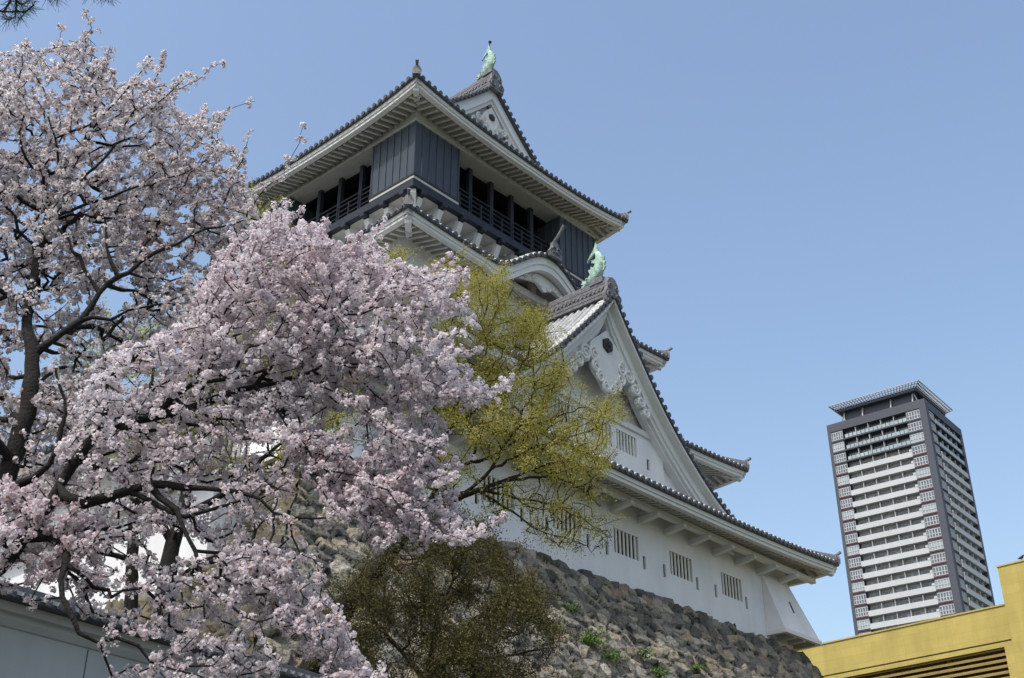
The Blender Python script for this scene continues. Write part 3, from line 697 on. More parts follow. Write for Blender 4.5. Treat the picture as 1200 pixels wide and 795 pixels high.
for s in (-1, 1):
    for cx, cz, r in ((.55, .3, .25), (.3, -.1, .22), (1.0, .25, .26), (1.4, -.2, .22), (1.8, -.6, .18)): b.tube([(XC+s*cx, py+.03, z0+cz), (XC+s*cx, py+.15, z0+cz)], r*.9, 10); scroll(b, XC+s*cx, z0+cz, r, py, dirn=-s, a0=pi/2, tk=.06)
pd = b.build('carved_pendant', M['plaster_trim'], tr)
b = MB(); b.tube([(XC, py-.09, z0+.75), (XC, py, z0+.75)], [.22, .25], 6); b.build('boss', M['iron'], pd)
rg5 = ridge(XC, YG0+.1, YG1-.1, 47.5, .6, .95, tr)
shachi(XC, YG0+.35, 48.75, 2.1, tr, 1, True); shachi(XC, YG1-.35, 48.75, 2.1, tr, -1, True)

# ================================================================== STONE RAMPART
def voronoi(u, w, cu, cw, seed):
    r = np.random.default_rng(seed); n, m = int(u.max()/cu)+6, int(w.max()/cw)+6
    jx = r.uniform(.08, .92, (n, m)); jy = r.uniform(.22, .78, (n, m)); tone = r.uniform(0, 1, (n, m)); hh = r.uniform(-1, 1, (n, m)); tx = r.uniform(-1, 1, (n, m)); ty = r.uniform(-1, 1, (n, m))
    row = np.floor(w/cw).astype(int); F1 = np.full(u.shape, 1e9); F2 = F1.copy(); I = np.zeros(u.shape, int); J = I.copy(); DX = np.zeros(u.shape); DY = DX.copy()
    col_ = np.floor(u/cu).astype(int)
    for a in (-1, 0, 1, 2, -2):
        for c in (-1, 0, 1):
            ii, jj = col_+a+2, row+c+2
            px = (ii-2+jx[ii, jj]+.5*((jj) % 2))*cu; py = (jj-2+jy[ii, jj])*cw
            d = (np.abs((u-px)/cu)**2.6+np.abs((w-py)/cw)**2.6)**(1/2.6)
            nw = d < F1; F2 = np.where(nw, F1, np.minimum(F2, d)); F1 = np.where(nw, d, F1); I = np.where(nw, ii, I); J = np.where(nw, jj, J); DX = np.where(nw, u-px, DX); DY = np.where(nw, w-py, DY)
    return F2-F1, tone[I, J], hh[I, J], tx[I, J]*DX+ty[I, J]*DY
rp = empty('stone_rampart', tuple(O3), pi/2-PH)
tag(rp, 'battered rampart of rough dark and tan stones carrying the white castle', 'rampart')
ZS = 16.85
def offs(d): return .30+.50*d+.012*d*d
def rampart_face(A, sd, nd, L, Dp, step, cu, cw, seed, m, e0=1, e1=1):
    A, sd, nd = np.array(A), np.array(sd), np.array(nd)
    dd = np.concatenate([np.linspace(-1.2, 0, 8)[:-1], np.arange(0, Dp, step)]); ss = np.linspace(0, 1, int(L/step)+1)
    SS, DD = np.meshgrid(ss, dd)
    off = np.where(DD < 0, .30+DD, offs(np.maximum(DD, 0))); z = np.where(DD < 0, ZS+.02, ZS-DD)
    s = SS*(L+off*(e0+e1))-off*e0
    e, tone, hh, tilt = voronoi(s+8, np.maximum(DD, -.02)+1.0, cu, cw, seed)
    pil = np.clip(e/.10, 0, 1)**.6
    disp = pil*.19+np.where(pil > .1, hh*.09+tilt*.36, 0)-.12
    gap = pil < .66
    tone = np.where(gap, 0.0, .08+.92*tone)
    fade = np.clip((DD+.9)/.7, 0, 1)
    lift = np.where(DD < .55, (hh*.5+.5)*.17*pil*np.clip(1-DD/.55, 0, 1)*fade, 0)
    disp = disp*fade
    X = A[0]+sd[0]*s+nd[0]*(off+disp*.85); Y = A[1]+sd[1]*s+nd[1]*(off+disp*.85); Z = z+disp*.45+lift
    n, k = SS.shape
    V = np.stack([X, Y, Z], -1).reshape(-1, 3); idx = np.arange(n*k).reshape(n, k)
    F = np.stack([idx[:-1, :-1], idx[:-1, 1:], idx[1:, 1:], idx[1:, :-1]], -1).reshape(-1, 4)
    return quick_mesh('stone_face', V, F, m, rp, tone.ravel())
rampart_face((XL1, YF1), (1, 0), (0, -1), XR1-XL1, 16.85, .06, .66, .42, 3, M['stone'])
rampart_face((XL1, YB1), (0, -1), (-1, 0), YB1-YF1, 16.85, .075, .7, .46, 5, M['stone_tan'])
rampart_face((XR1, YF1), (0, 1), (1, 0), YB1-YF1, 16.85, .2, .8, .55, 6, M['stone'])

# ================================================================== PLASTER BOUNDARY WALL (front left) on its terrace
WA = radians(32.8); WC = np.array([-5.63, 19.19, 0.0])
pw = empty('boundary_wall', tuple(WC), pi/2-WA)      # local x runs along the wall, -y faces the viewer
tag(pw, 'low white plastered boundary wall with a dark tiled coping, below the cherry blossom', 'wall')
b = MB(); A0, A1 = -9, 16
# terrace first (structure)
tb = MB()
def W2P(a, n, z): d = np.array([sin(WA), cos(WA), 0]); q = np.array([-cos(WA), sin(WA), 0]); return WC+d*a+q*n+np.array([0, 0, z])
tb.hexa([W2P(-40, -.9, -1), W2P(40, -.9, -1), W2P(40, 60, -1), W2P(-40, 60, -1), W2P(-40, -.7, 4.0), W2P(40, -.7, 4.0), W2P(40, 60, 4.0), W2P(-40, 60, 4.0)])
tag(tb.build('terrace', M['grass']), kind='structure')
lh = [(a-.11, a+.11, 4.95, 5.6) for a in (-5.2, -.65, 3.9, 8.4)]
wall_front('wall_face', A0, A1, 3.95, 6.18, 0, lh, pw, M['plaster_shaded'])
for a, c, d, e in lh: bb = MB(); bb.box(a, c, .26, .3, d, e); bb.build('loophole', M['opening'], pw)
for a in (-6.8, -4.1, -1.35, 1.4, 4.2, 7.0): js = MB(); js.box(a-.008, a+.008, -.006, -.002, 3.96, 6.1); js.build('joint', M['tile_end'], pw)
b.box(A0, A1, .302, .5, 3.95, 6.18); b.build('wall_back', M['plaster'], pw)
b = MB(); prof = [(.06, 6.10), (-.04, 6.12), (-.10, 6.2), (-.12, 6.27), (-.22, 6.28), (-.24, 6.40), (.74, 6.40), (.56, 6.18)]
b.loft([[(A0, y, z) for y, z in prof], [(A1, y, z) for y, z in prof]]); b.build('cornice', M['plaster_shaded'], pw)
b = MB(); rt = MB()
b.grid([[(a, y, z) for a in (A0, A1)] for y, z in ((-.42, 6.41), (.25, 6.66), (.92, 6.41))])
b.loft([[(A0, -.43, 6.405), (A0, -.43, 6.46), (A0, .9, 6.46), (A0, .9, 6.405)], [(A1, -.43, 6.405), (A1, -.43, 6.46), (A1, .9, 6.46), (A1, .9, 6.405)]])
for a in np.arange(A0+.1, A1, .2):
    b.half([(a, -.45, 6.45), (a, .2, 6.68)], (1, 0, 0), .05, .055); rt.disc((a, -.44, 6.455), (0, -1, 0), .052, .04, 8)
b.tube([(A0, .25, 6.72), (A1, .25, 6.72)], .10, 8)
cp = b.build('tiled_coping', M['tile_end'], pw); rt.build('eave_tiles', M['ridge_tile'], cp)

# ================================================================== APARTMENT TOWER
TA = radians(39); TB = np.array([106.59, 280.43, 0.0]); TZ = 136.39; FH = 3.19
tw = empty('apartment_tower', tuple(TB), pi/2-TA)    # -x face looks to the left, -y face to the right
tag(tw, 'tall grey and white apartment tower with balconies and a rooftop helipad, far off at right', 'tower block')
WX, WY = 25.5, 27.3; NF = 30; ZB = TZ-4.2-NF*FH
b = MB()
b.box(1.6, WX-1.6, 1.6, WY-1.6, 0, TZ-1.2)
b.box(-.1, 1.7, -.1, 1.7, ZB, TZ); b.box(-.1, 1.0, WY-.9, WY, ZB, TZ); b.box(WX-1.3, WX, -.1, 1.3, ZB, TZ)
b.box(WX-1.3, WX, WY-1.3, WY, ZB, TZ)
b.box(-.1, .8, 1.703, WY-.903, TZ-2.3, TZ); b.box(1.703, WX-1.303, -.1, .8, TZ-2.3, TZ)
b.box(-.1, WX, -.1, WY, 0, ZB-.01)
b.build('body', M['tw_dark'], tw)
def bay(z, o, u, w, frame_n, pale, lined):
    """one window bay: o origin, u along face, w outward"""
    pass
def fbox(mb, face, a0, a1, d0, d1, z0, z1):
    """box on a face: a along the face, d outward depth (negative = recessed)"""
    if face == 'L': mb.box(-d1, -d0, a0, a1, z0, z1)
    else: mb.box(a0, a1, -d1, -d0, z0, z1)
for k in range(NF):
    zt = TZ-2.3-k*FH; zb = zt-FH                    # storey between slab lines
    for face, bays, bal, W in (('L', ((1.72, 5.3), (23.1, WY-.92)), (5.35, 23.05), WY), ('R', ((1.72, 5.2),), (5.9, WX-1.4), WX)):
        dark = k < 3
        for a0, a1 in bays:
            g = MB(); pale = (k*7+int(a0)) % 3 == 0
            fbox(g, face, a0, a1, -.5, -.1, zb+.55, zt-.35)
            w = g.build('bay_window', M['tw_paleglass'] if pale else M['tw_glass'], tw)
            f = MB(); n = 5
            for j in range(n+1): a = a0+(a1-a0)*j/n; fbox(f, face, max(a0, a-.10), min(a1, a+.10), -.097, .02, zb+.55, zt-.35)
            for zz in (zb+.55, zb+1.45, zt-.53): fbox(f, face, a0, a1, -.096, .005, zz, zz+.17)
            f.build('window_frame', M['frame_white'], w)
            s = MB(); fbox(s, face, a0-.05, a1+.05, -1.5, .12, zb+.17, zb+.545); s.build('slab', M['tw_red'] if not dark else M['tw_dark'], w)
            s = MB(); fbox(s, face, a0-.03, a1+.03, -1.5, -.03, zt-.348, zt+.168); s.build('spandrel', M['tw_dark'], w)
        a0, a1 = bal
        p = MB()
        if dark:
            fbox(p, face, a0, a1, -1.5, .1, zb+.2, zb+.5); bl = p.build('balcony', M['tw_dark'], tw)
            gl = MB(); a = a0+.1
            while a < a1-.9: fbox(gl, face, a, a+.95, 0, .06, zb+.6, zb+1.55); a += 1.15
            gl.build('glass_rail', M['tw_paleglass'], bl)
        else:
            d = .1
            fbox(p, face, a0, a1, d-.15, d, zb+.22, zb+1.62); fbox(p, face, a0, a1, -1.5, d-.155, zb+.22, zb+.45); bl = p.build('balcony', M['tw_white'], tw)
            sh = MB(); fbox(sh, face, a0, a0+.7, d-.15, d+.07, zb+1.622, zb+2.2); sh.build('corner_post', M['tw_white'], bl)
        bk = MB(); fbox(bk, face, a0, a1, -1.62, -1.5, zb+.45, zt+.2); bk.build('back_wall', M['tw_wall'] if not dark else M['tw_dark'], bl)
        gw_ = MB(); dv = MB(); n = 5; st = (a1-a0)/n
        for j in range(n):
            c = a0+st*(j+.5); fbox(gw_, face, c-1.25, c+1.25, -1.497, -1.44, zb+.5, zt-.45)
            if face == 'L' and k < 20 and rng.random() < .55: cu = MB(); ca = c-1.2+rng.choice((0, 1.25)); fbox(cu, face, ca, ca+rng.uniform(.5, 1.1), -1.439, -1.415, zb+.5, zt-.5); cu.build('curtain', M['tw_wall'] if k % 2 else M['tw_paleglass'], bl)
            for q in (-.05, 1.15, -1.25): fbox(dv, face, c+q, c+q+.1, -1.437, -1.38, zb+.5, zt-.45)
            if j: fbox(dv, face, a0+st*j-.08, a0+st*j+.08, -1.437, -.2, zb+.45, zt+.1)
        gw_.build('balcony_window', M['tw_glass'], bl); dv.build('divider', M['tw_wall'], bl)
b = MB(); b.box(4, WX-4, 4, WY-4, TZ-1.2, TZ+4.08); b.build('penthouse', M['tw_dark'], tw)
b = MB(); z = TZ+4.7
b.box(2.5, WX-2.5, 2.5, WY-2.5, z-.6, z); hp = b.build('helipad', M['tw_dark'], tw)
b = MB()     # sloping safety net round the deck
n = 30
for k in range(n+1):
    q = k/n
    for (p0, p1) in (((2.6+(WX-5.2)*q, 2.6), (.9+(WX-1.8)*q, .9)), ((2.6, 2.6+(WY-5.2)*q), (.9, .9+(WY-1.8)*q)), ((WX-2.6, 2.6+(WY-5.2)*q), (WX-.9, .9+(WY-1.8)*q)), ((2.6+(WX-5.2)*q, WY-2.6), (.9+(WX-1.8)*q, WY-.9))):
        b.beam((p0[0], p0[1], z-.1), (p1[0], p1[1], z+1.15), .16, .2)
for q in (0, .33, .66, 1):
    i = 2.6-1.7*q; zz = z-.05+1.2*q
    for a, c in (((i, i), (WX-i, i)), ((WX-i, i), (WX-i, WY-i)), ((WX-i, WY-i), (i, WY-i)), ((i, WY-i), (i, i))): b.beam((*a, zz), (*c, zz), .2, .22)
b.build('safety_net', M['tw_steel'], hp)
b = MB(); o0, o1 = 2.2, 5.0
b.hexa([(o1, o1, z-1.1), (WX-o1, o1, z-1.1), (WX-o1, WY-o1, z-1.1), (o1, WY-o1, z-1.1), (o0, o0, z+.12), (WX-o0, o0, z+.12), (WX-o0, WY-o0, z+.12), (o0, WY-o0, z+.12)]); b.build('deck_soffit', M['tw_dark'], hp)
b = MB()
for x in (4, 12, WX-4):
    for y in (2.2, WY-2.2): b.beam((x, y, TZ-1.2), (x, y+(1.6 if y < 9 else -1.6), z-.45), .3, .3)
for y in (4, 10, 18, WY-4):
    for x in (2.2, WX-2.2): b.beam((x, y, TZ-1.2), (x+(1.6 if x < 9 else -1.6), y, z-.45), .3, .3)
b.build('support', M['tw_steel'], hp)

# ================================================================== YELLOW BUILDING
YA = radians(46.5); YC = np.array([30.78, 73.84, 0.0])
yb = empty('yellow_building', tuple(YC), pi/2-YA)
tag(yb, 'bright yellow building with a louvred opening and a taller block at the right edge', 'building')
def yellow_mat():
    m = M['yellow']; nt = m.node_tree; N = nt.nodes; L = nt.links; bs = N["Principled BSDF"]
    src = bs.inputs["Base Color"].links[0].from_socket
    tc = N.new("ShaderNodeTexCoord"); sp = N.new("ShaderNodeSeparateXYZ"); L.new(tc.outputs["Object"], sp.inputs[0]); cb = N.new("ShaderNodeCombineXYZ")
    ad = N.new("ShaderNodeMath"); L.new(sp.outputs[0], ad.inputs[0]); L.new(sp.outputs[1], ad.inputs[1]); L.new(ad.outputs[0], cb.inputs[0]); L.new(sp.outputs[2], cb.inputs[1])
    br = N.new("ShaderNodeTexBrick"); br.inputs["Scale"].default_value = 1.0; br.inputs["Brick Width"].default_value = 1.2; br.inputs["Row Height"].default_value = .6; br.inputs["Mortar Size"].default_value = .012; br.offset = 0
    br.inputs["Color1"].default_value = (1, 1, 1, 1); br.inputs["Color2"].default_value = (.92, .93, .90, 1); br.inputs["Mortar"].default_value = (.82, .82, .80, 1); L.new(cb.outputs[0], br.inputs[0])
    mx = N.new("ShaderNodeMix"); mx.data_type = 'RGBA'; mx.blend_type = 'MULTIPLY'; mx.inputs[0].default_value = 1; L.new(src, mx.inputs[6]); L.new(br.outputs[0], mx.inputs[7]); L.new(mx.outputs[2], bs.inputs["Base Color"])
yellow_mat()
b = MB(); ZW, ZG, ZL = 22.77, 20.62, 20.28
LV = [(.55, 12.5), (14.2, 26.0)]
b.box(0, 30, .002, 45, ZG+.05, ZW); b.box(.15, 30, .002, 45, ZG-.05, ZG+.05)
b.box(0, 30, .002, 45, ZL, ZG-.05); b.box(1.2, 30, .002, 45, 0, ZL)
ys = [.002]+[v for p in LV for v in p]+[45]
for k in range(0, len(ys), 2): b.box(0, 1.2, ys[k], ys[k+1], 0, ZL)
for a, c in LV: b.box(0, 1.2, a, c, 0, 16.5)
b.build('wall', M['yellow'], yb)
b = MB(); b.box(.10, .149, .004, 45, ZG-.05, ZG+.05); b.build('groove', M['yellow_dark'], yb)
b = MB(); b.box(-.06, .3, .004, 45, ZW+.002, ZW+.10); b.build('parapet_cap', M['yellow'], yb)
for a, c in LV:
    b = MB(); z = 16.55
    while z < ZL-.1:
        b.hexa([(.15, a, z), (.45, a, z+.16), (.45, c, z+.16), (.15, c, z), (.15, a, z+.13), (.45, a, z+.29), (.45, c, z+.29), (.15, c, z+.13)]); z += .36
    l = b.build('louver', M['louver'], yb)
    b = MB(); n = int((c-a)/4)+1
    for k in range(1, n): b = MB(); y = a+(c-a)*k/n; b.box(.46, .7, y-.18, y+.18, 16.5, ZL); b.build('louver_post', M['louver'], l)
    b = MB(); b.box(1.1, 1.195, a, c, 16.5, ZL); b.build('opening', M['yellow_dark'], l)
b = MB(); b.box(0, 26, -20, 0, 0, 25.2); b.build('taller_block', M['yellow'], yb)
b = MB(); b.box(-.05, 26, -20, .04, 25.202, 25.3); b.build('parapet_cap', M['yellow'], yb)
# crow on the parapet
bp = YC+np.array([sin(YA), cos(YA), 0])*.25+np.array([-cos(YA), sin(YA), 0])*(-1.55)+np.array([0, 0, 25.3])
cr = empty('crow', tuple(bp), .4); tag(cr, 'small black bird perched on the yellow parapet at the right edge', 'bird')
b = MB(); b.tube([(-.34, 0, .10), (-.22, 0, .15), (-.10, 0, .20), (.02, 0, .25), (.10, 0, .32), (.15, 0, .38), (.20, 0, .40), (.235, 0, .395), (.31, 0, .375)], [.02, .045, .085, .095, .075, .055, .055, .03, .008], 10); b.build('body', M['bird'], cr, smooth=True)
b = MB(); b.tube([(-.02, .03, .18), (0, .03, .0), (.05, .03, .0)], .012, 6); b.tube([(-.02, -.03, .18), (0, -.03, .0), (.05, -.03, .0)], .012, 6); b.build('legs', M['bird'], cr)

# ================================================================== TREES
def in_poly(P, x, y):
    c = False; n = len(P); j = n-1
    for i in range(n):
        if (P[i][1] > y) != (P[j][1] > y) and x < (P[j][0]-P[i][0])*(y-P[i][1])/(P[j][1]-P[i][1])+P[i][0]: c = not c
        j = i
    return c
def clump(x, y, s, ph):
    return sin(x/s+ph)*sin(y/s*1.13+1.7*ph)+.6*sin((x+y)/s*1.7+ph*2.3)*sin((x-y)/s*1.5-ph)
def sample(poly, n, D, spread, holes=0.0, s=34, ph=0.0, slope=0.0):
    xs = [p[0] for p in poly]; ys = [p[1] for p in poly]; out = []; tries = 0
    while len(out) < n and tries < n*60:
        tries += 1; x = rng.uniform(min(xs), max(xs)); y = rng.uniform(min(ys), max(ys))
        if not in_poly(poly, x, y) or clump(x, y, s, ph) < holes-.9+rng.uniform(-.25, .25): continue
        out.append(at(x, y, D+slope*(x-xs[0])/100+rng.uniform(-spread, spread)))
    return out
def clumpy(p, t=-.2, f=2.3): return sin(p[0]*f+1.3)*sin(p[2]*f*1.1+.4)+.6*sin(p[1]*f*.9+p[2]*f*.7)*sin(p[0]*f*1.9-p[2]*f*.6) > t+rng.uniform(-.35, .35)
class Tree:
    def __init__(s): s.p = []; s.par = []; s.r = []; s.skel = []; s.len = []
    def add(s, p, par, r, sk): s.p.append(np.array(p)); s.par.append(par); s.r.append(r); s.skel.append(sk); s.len.append(0 if par < 0 else s.len[par]+np.linalg.norm(s.p[par]-p)); return len(s.p)-1
    def limb(s, pts, jit=.03, step=.16):
        """pts: (position, radius) list; starts at the nearest node already there"""
        P = [np.array(q[0]) for q in pts]; R = [q[1] for q in pts]
        if not s.p: cur = s.add(P[0], -1, R[0], True)
        else: cur = int(np.argmin(((np.array(s.p)-P[0])**2).sum(1)))
        for i in range(len(P)-1):
            p0, p1, p2, p3 = P[max(i-1, 0)], P[i], P[i+1], P[min(i+2, len(P)-1)]
            n = max(1, int(np.linalg.norm(p2-p1)/step))
            for k in range(1, n+1):
                t = k/n; q = .5*((2*p1)+(-p0+p2)*t+(2*p0-5*p1+4*p2-p3)*t*t+(-p0+3*p1-3*p2+p3)*t**3)
                rk = R[i]+(R[i+1]-R[i])*t; cur = s.add(q+np.array([rng.gauss(0, jit) for _ in range(3)])*min(1, .010/rk+.12), cur, R[i]+(R[i+1]-R[i])*t, True)
    def grow(s, pts, step=.13, pl=.22, jit=.02, sag=0.0):
        A = np.array(pts); B = np.array(s.p); d = np.array([((B-a)**2).sum(1).min() for a in A]); order = np.argsort(d)
        cap = len(s.p)+int(len(pts)*14); buf = np.zeros((cap, 3)); ln = np.zeros(cap); n = len(s.p); buf[:n] = B; ln[:n] = s.len
        for k in order:
            a = A[k]; dist = np.sqrt(((buf[:n]-a)**2).sum(1)); j = int(np.argmin(dist+pl*ln[:n])); L = dist[j]
            m = max(1, int(L/step)); cur = j; p0 = buf[j].copy()
            prev = s.p[s.par[j]] if s.par[j] >= 0 else p0
            dirv = p0-prev; nn = np.linalg.norm(dirv); dirv = dirv/nn if nn > 1e-6 else dirv
            for q in range(1, m+1):
                t = q/m; pos = p0+(a-p0)*t+dirv*L*.30*t*(1-t)*2-np.array([0, 0, sag*L*t*(1-t)])
                if q < m: pos = pos+np.array([rng.gauss(0, jit) for _ in range(3)])
                if n >= cap: return
                cur = s.add(pos, cur, 0, False); buf[n] = pos; ln[n] = s.len[cur]; n += 1
    def sprays(s, n, l0, l1, region, D, dirs, step=.09):
        ids = [i for i in range(len(s.p)) if not s.skel[i]]
        for _ in range(n):
            for _t in range(200):
                i = rng.choice(ids); p = s.p[i]
                if region(p): break
            else: continue
            d = np.array(rng.choice(dirs), float)+np.array([rng.gauss(0, .22) for _ in range(3)]); d /= np.linalg.norm(d); l = rng.uniform(l0, l1); cur = i; m = int(l/step)
            for q in range(m):
                d = d+np.array([rng.gauss(0, .06), rng.gauss(0, .06), rng.gauss(.015, .06)]); d /= np.linalg.norm(d); cur = s.add(s.p[cur]+d*step, cur, 0, False)
    def finish(s, r0=.0045, ex=.42, rmax=.06):
        n = len(s.p); cnt = np.ones(n)
        for i in range(n-1, 0, -1):
            cnt[s.par[i]] += cnt[i] if s.par[i] >= 0 else 0
        for i in range(n):
            if not s.skel[i]:
                pr = s.r[s.par[i]] if s.par[i] >= 0 else .1
                s.r[i] = min(r0*cnt[i]**ex, rmax, pr*.95)
        s.cnt = cnt
    def wood(s, name, m, parent, minr=.003):
        n = len(s.p); kids = [[] for _ in range(n)]
        for i in range(1, n):
            if s.par[i] >= 0: kids[s.par[i]].append(i)
        V, F = [], []; starts = [0]; done = set()
        st = [(0, -1)]
        while st:
            i, pre = st.pop(); chain = ([pre] if pre >= 0 else [])+[i]; c = i
            while kids[c]:
                ks = sorted(kids[c], key=lambda k: (-s.skel[k], -s.r[k], -s.cnt[k])); 
                for k in ks[1:]: st.append((k, c))
                c = ks[0]; chain.append(c)
            if len(chain) < 2: continue
            rr = [max(minr, s.r[k]) for k in chain]
            if pre >= 0: rr[0] = min(rr[0], rr[1]*1.4)
            ns = 9 if max(rr) > .05 else (6 if max(rr) > .015 else 4)
            P = [s.p[k] for k in chain]; b0 = len(V); prv = None
            for k in range(len(P)):
                d = P[min(k+1, len(P)-1)]-P[max(k-1, 0)]; d = d/(np.linalg.norm(d)+1e-9)
                ref = prv if prv is not None else (np.array([1., 0, 0]) if abs(d[0]) < .8 else np.array([0, 1., 0]))
                a = ref-d*(ref@d); a /= np.linalg.norm(a)+1e-9; c2 = np.cross(d, a); prv = a
                wob = 1+(.12 if rr[k] < .05 else .04)*sin(k*1.7+b0)
                for q in range(ns): t = 2*pi*q/ns; V.append(P[k]+(a*cos(t)+c2*sin(t))*rr[k]*wob)
            for k in range(len(P)-1):
                for q in range(ns): F.append((b0+k*ns+q, b0+k*ns+(q+1) % ns, b0+(k+1)*ns+(q+1) % ns, b0+(k+1)*ns+q))
        return quick_mesh(name, np.array(V), np.array(F), m, parent, smooth=True)
    def twig_nodes(s, rmax=.02):
        return [i for i in range(1, len(s.p)) if s.par[i] >= 0 and s.r[i] < rmax]
def cards(name, C, Nrm, size, aspect, mats, parent, mi=None, bend=.0):
    """small separate leaf or petal faces: centres C, normals Nrm"""
    n = len(C); up = nr.normal(size=(n, 3)); Nn = Nrm/(np.linalg.norm(Nrm, axis=1, keepdims=True)+1e-9)
    a = np.cross(Nn, up); a /= np.linalg.norm(a, axis=1, keepdims=True)+1e-9; b = np.cross(Nn, a)
    sz = size if hasattr(size, '__len__') else np.full(n, size); sz = sz[:, None]
    h = Nn*sz*bend
    V = np.stack([C-a*sz*.5-b*sz*aspect*.28+h, C+b*sz*aspect*-.5, C+a*sz*.5-b*sz*aspect*.2+h, C+a*sz*.3+b*sz*aspect*.5, C-a*sz*.35+b*sz*aspect*.46+h*.5], 1)
    F = np.arange(n*5).reshape(n, 5)
    return quick_mesh(name, V.reshape(-1, 3), F, mats, parent, mi=mi)
def blossoms(tr, name, mats, parent, per=2.2, k=15, rc=.044, size=.036, budshare=.02, rmax=.016, keep=1.0):
    ids = tr.twig_nodes(rmax); C = []
    for i in ids:
        m = int(per)+(1 if rng.random() < per-int(per) else 0)
        if rng.random() > keep: continue
        for _ in range(m):
            t = rng.random(); C.append(tr.p[i]*(1-t)+tr.p[tr.par[i]]*t+np.array([rng.gauss(0, .035), rng.gauss(0, .035), rng.gauss(.0, .03)]))
    C = np.array(C); n = len(C); scl = nr.uniform(.6, 1.25, n)
    cent = np.repeat(C, k, 0); sc = np.repeat(scl, k); d = nr.normal(size=(n*k, 3)); d /= np.linalg.norm(d, axis=1, keepdims=True)
    pos = cent+d*(rc*sc*nr.uniform(.55, 1.1, n*k))[:, None]
    nrm = d+nr.normal(size=d.shape)*.32
    mi = (nr.random(n*k) < budshare).astype(int)
    print(name, 'clusters', n, 'faces', n*k)
    return cards(name, pos, nrm, size*nr.uniform(.7, 1.2, n*k), 1.0, mats, parent, mi, bend=.18)
def leaves(tr, name, m, parent, per, size, rmax=.012, spread=.07, aspect=.5, keep=None):
    ids = tr.twig_nodes(rmax); C = []
    for i in ids:
        if keep and not keep(tr.p[i]): continue
        for _ in range(int(per)+(1 if rng.random() < per-int(per) else 0)):
            t = rng.random(); C.append(tr.p[i]*(1-t)+tr.p[tr.par[i]]*t+np.array([rng.gauss(0, spread) for _ in range(3)]))
    C = np.array(C); n = len(C); print(name, n)
    return cards(name, C, nr.normal(size=(n, 3))*np.array([1, 1, .8])+np.array([0, 0, .2]), size*nr.uniform(.5, 1.4, n), aspect, m, parent, bend=.1)
def pix(p):
    d = p-np.array([0, 0, CAMZ]); s_, c_ = sin(PITCH), cos(PITCH); zc = d[1]*c_+d[2]*s_; yc = -d[1]*s_+d[2]*c_
    return 600+FPX*d[0]/zc, 397.5-FPX*yc/zc
def L(*pts, near=0.0): return [(at(x, y, D-near), r) for x, y, D, r in pts]
def rooted(label, cat, name, base, group=None):
    e = empty(name, tuple(base)); return tag(e, label, cat, group)
def settle(o, root):        # parts were built in world space: keep them there under their root
    o.matrix_parent_inverse = Matrix.Translation(-Vector(root.location)); return o
def dens(poly, k): 
    a = 0; 
    for i in range(len(poly)): x0, y0 = poly[i-1]; x1, y1 = poly[i]; a += x0*y1-x1*y0
    return int(abs(a)/2*k)

# ---- cherry 1: tall tree at the left edge
t1 = Tree()
g0 = at(-95, 795, 15); g0 = np.array([g0[0], g0[1], 0])
t1.limb([(g0, .26), (np.array([g0[0]+.1, g0[1], 2.2]), .2)]+L(near=1.0, *((-60, 760, 15, .17), (-20, 640, 15, .14), (12, 545, 15, .115), (34, 470, 15, .10), (38, 415, 15.1, .085), (32, 370, 15.3, .06), (45, 300, 15.6, .05), (60, 240, 15.8, .042), (85, 195, 16, .03), (112, 140, 16, .016), (100, 60, 16, .007), (105, 14, 16, .004))))
for l in (
    ((38, 420, 15.1, .05), (60, 400, 15, .045), (95, 375, 15, .04), (115, 345, 15, .036), (150, 318, 15, .03), (182, 298, 15, .025), (225, 274, 15, .018), (300, 255, 15, .008)),
    ((115, 345, 15, .03), (108, 330, 15, .028), (92, 300, 15, .022), (62, 262, 15.2, .014), (20, 210, 15.3, .007)),
    ((140, 325, 15, .025), (130, 310, 15, .022), (122, 275, 15, .015), (120, 245, 15, .008)),
    ((182, 298, 15, .02), (184, 280, 15, .016), (180, 262, 15, .010), (215, 235, 15, .006)),
    ((50, 262, 15.7, .03), (100, 240, 15.4, .024), (145, 225, 15.2, .018), (195, 208, 15, .012), (240, 200, 15, .006)),
    ((55, 254, 15.7, .025), (120, 255, 15.5, .018), (200, 260, 15.4, .010), (250, 258, 15.4, .005)),
    ((45, 300, 15.6, .03), (20, 270, 15.6, .022), (-15, 285, 15.4, .014), (-50, 260, 15.2, .008)),
    ((70, 215, 15.9, .02), (50, 190, 16, .014), (20, 150, 16.2, .008), (35, 50, 16.2, .004)),
    ((95, 165, 16, .02), (130, 140, 16, .014), (170, 125, 16, .009), (230, 95, 16, .006), (262, 70, 16, .003)),
    ((95, 180, 16, .02), (145, 165, 16, .014), (200, 150, 16, .009), (250, 138, 16, .005), (298, 118, 16, .003)),
    ((150, 318, 15, .02), (200, 240, 15, .012), (240, 180, 15, .006), (258, 140, 15, .003)),
    ((240, 270, 15, .014), (270, 220, 15, .010), (290, 170, 15, .006), (293, 150, 15, .003)),
    ((280, 258, 15, .010), (310, 225, 15, .007), (335, 195, 15, .005), (358, 152, 15, .003)),
    ((110, 150, 16, .012), (95, 110, 16, .008), (70, 60, 16, .005), (75, 35, 16, .003)),
    ((20, 545, 15, .07), (-30, 480, 14.6, .04), (-60, 380, 14.5, .02), (-50, 300, 14.5, .008)),
    ((0, 575, 15, .06), (40, 560, 14.6, .04), (70, 520, 14.5, .03), (75, 470, 14.5, .02), (60, 430, 14.5, .012)),
    ((95, 375, 15, .03), (130, 372, 14.8, .02), (175, 358, 14.7, .013), (230, 340, 14.6, .007)),
): t1.limb(L(*l, near=1.0 if l[0][3] > .02 else .5))
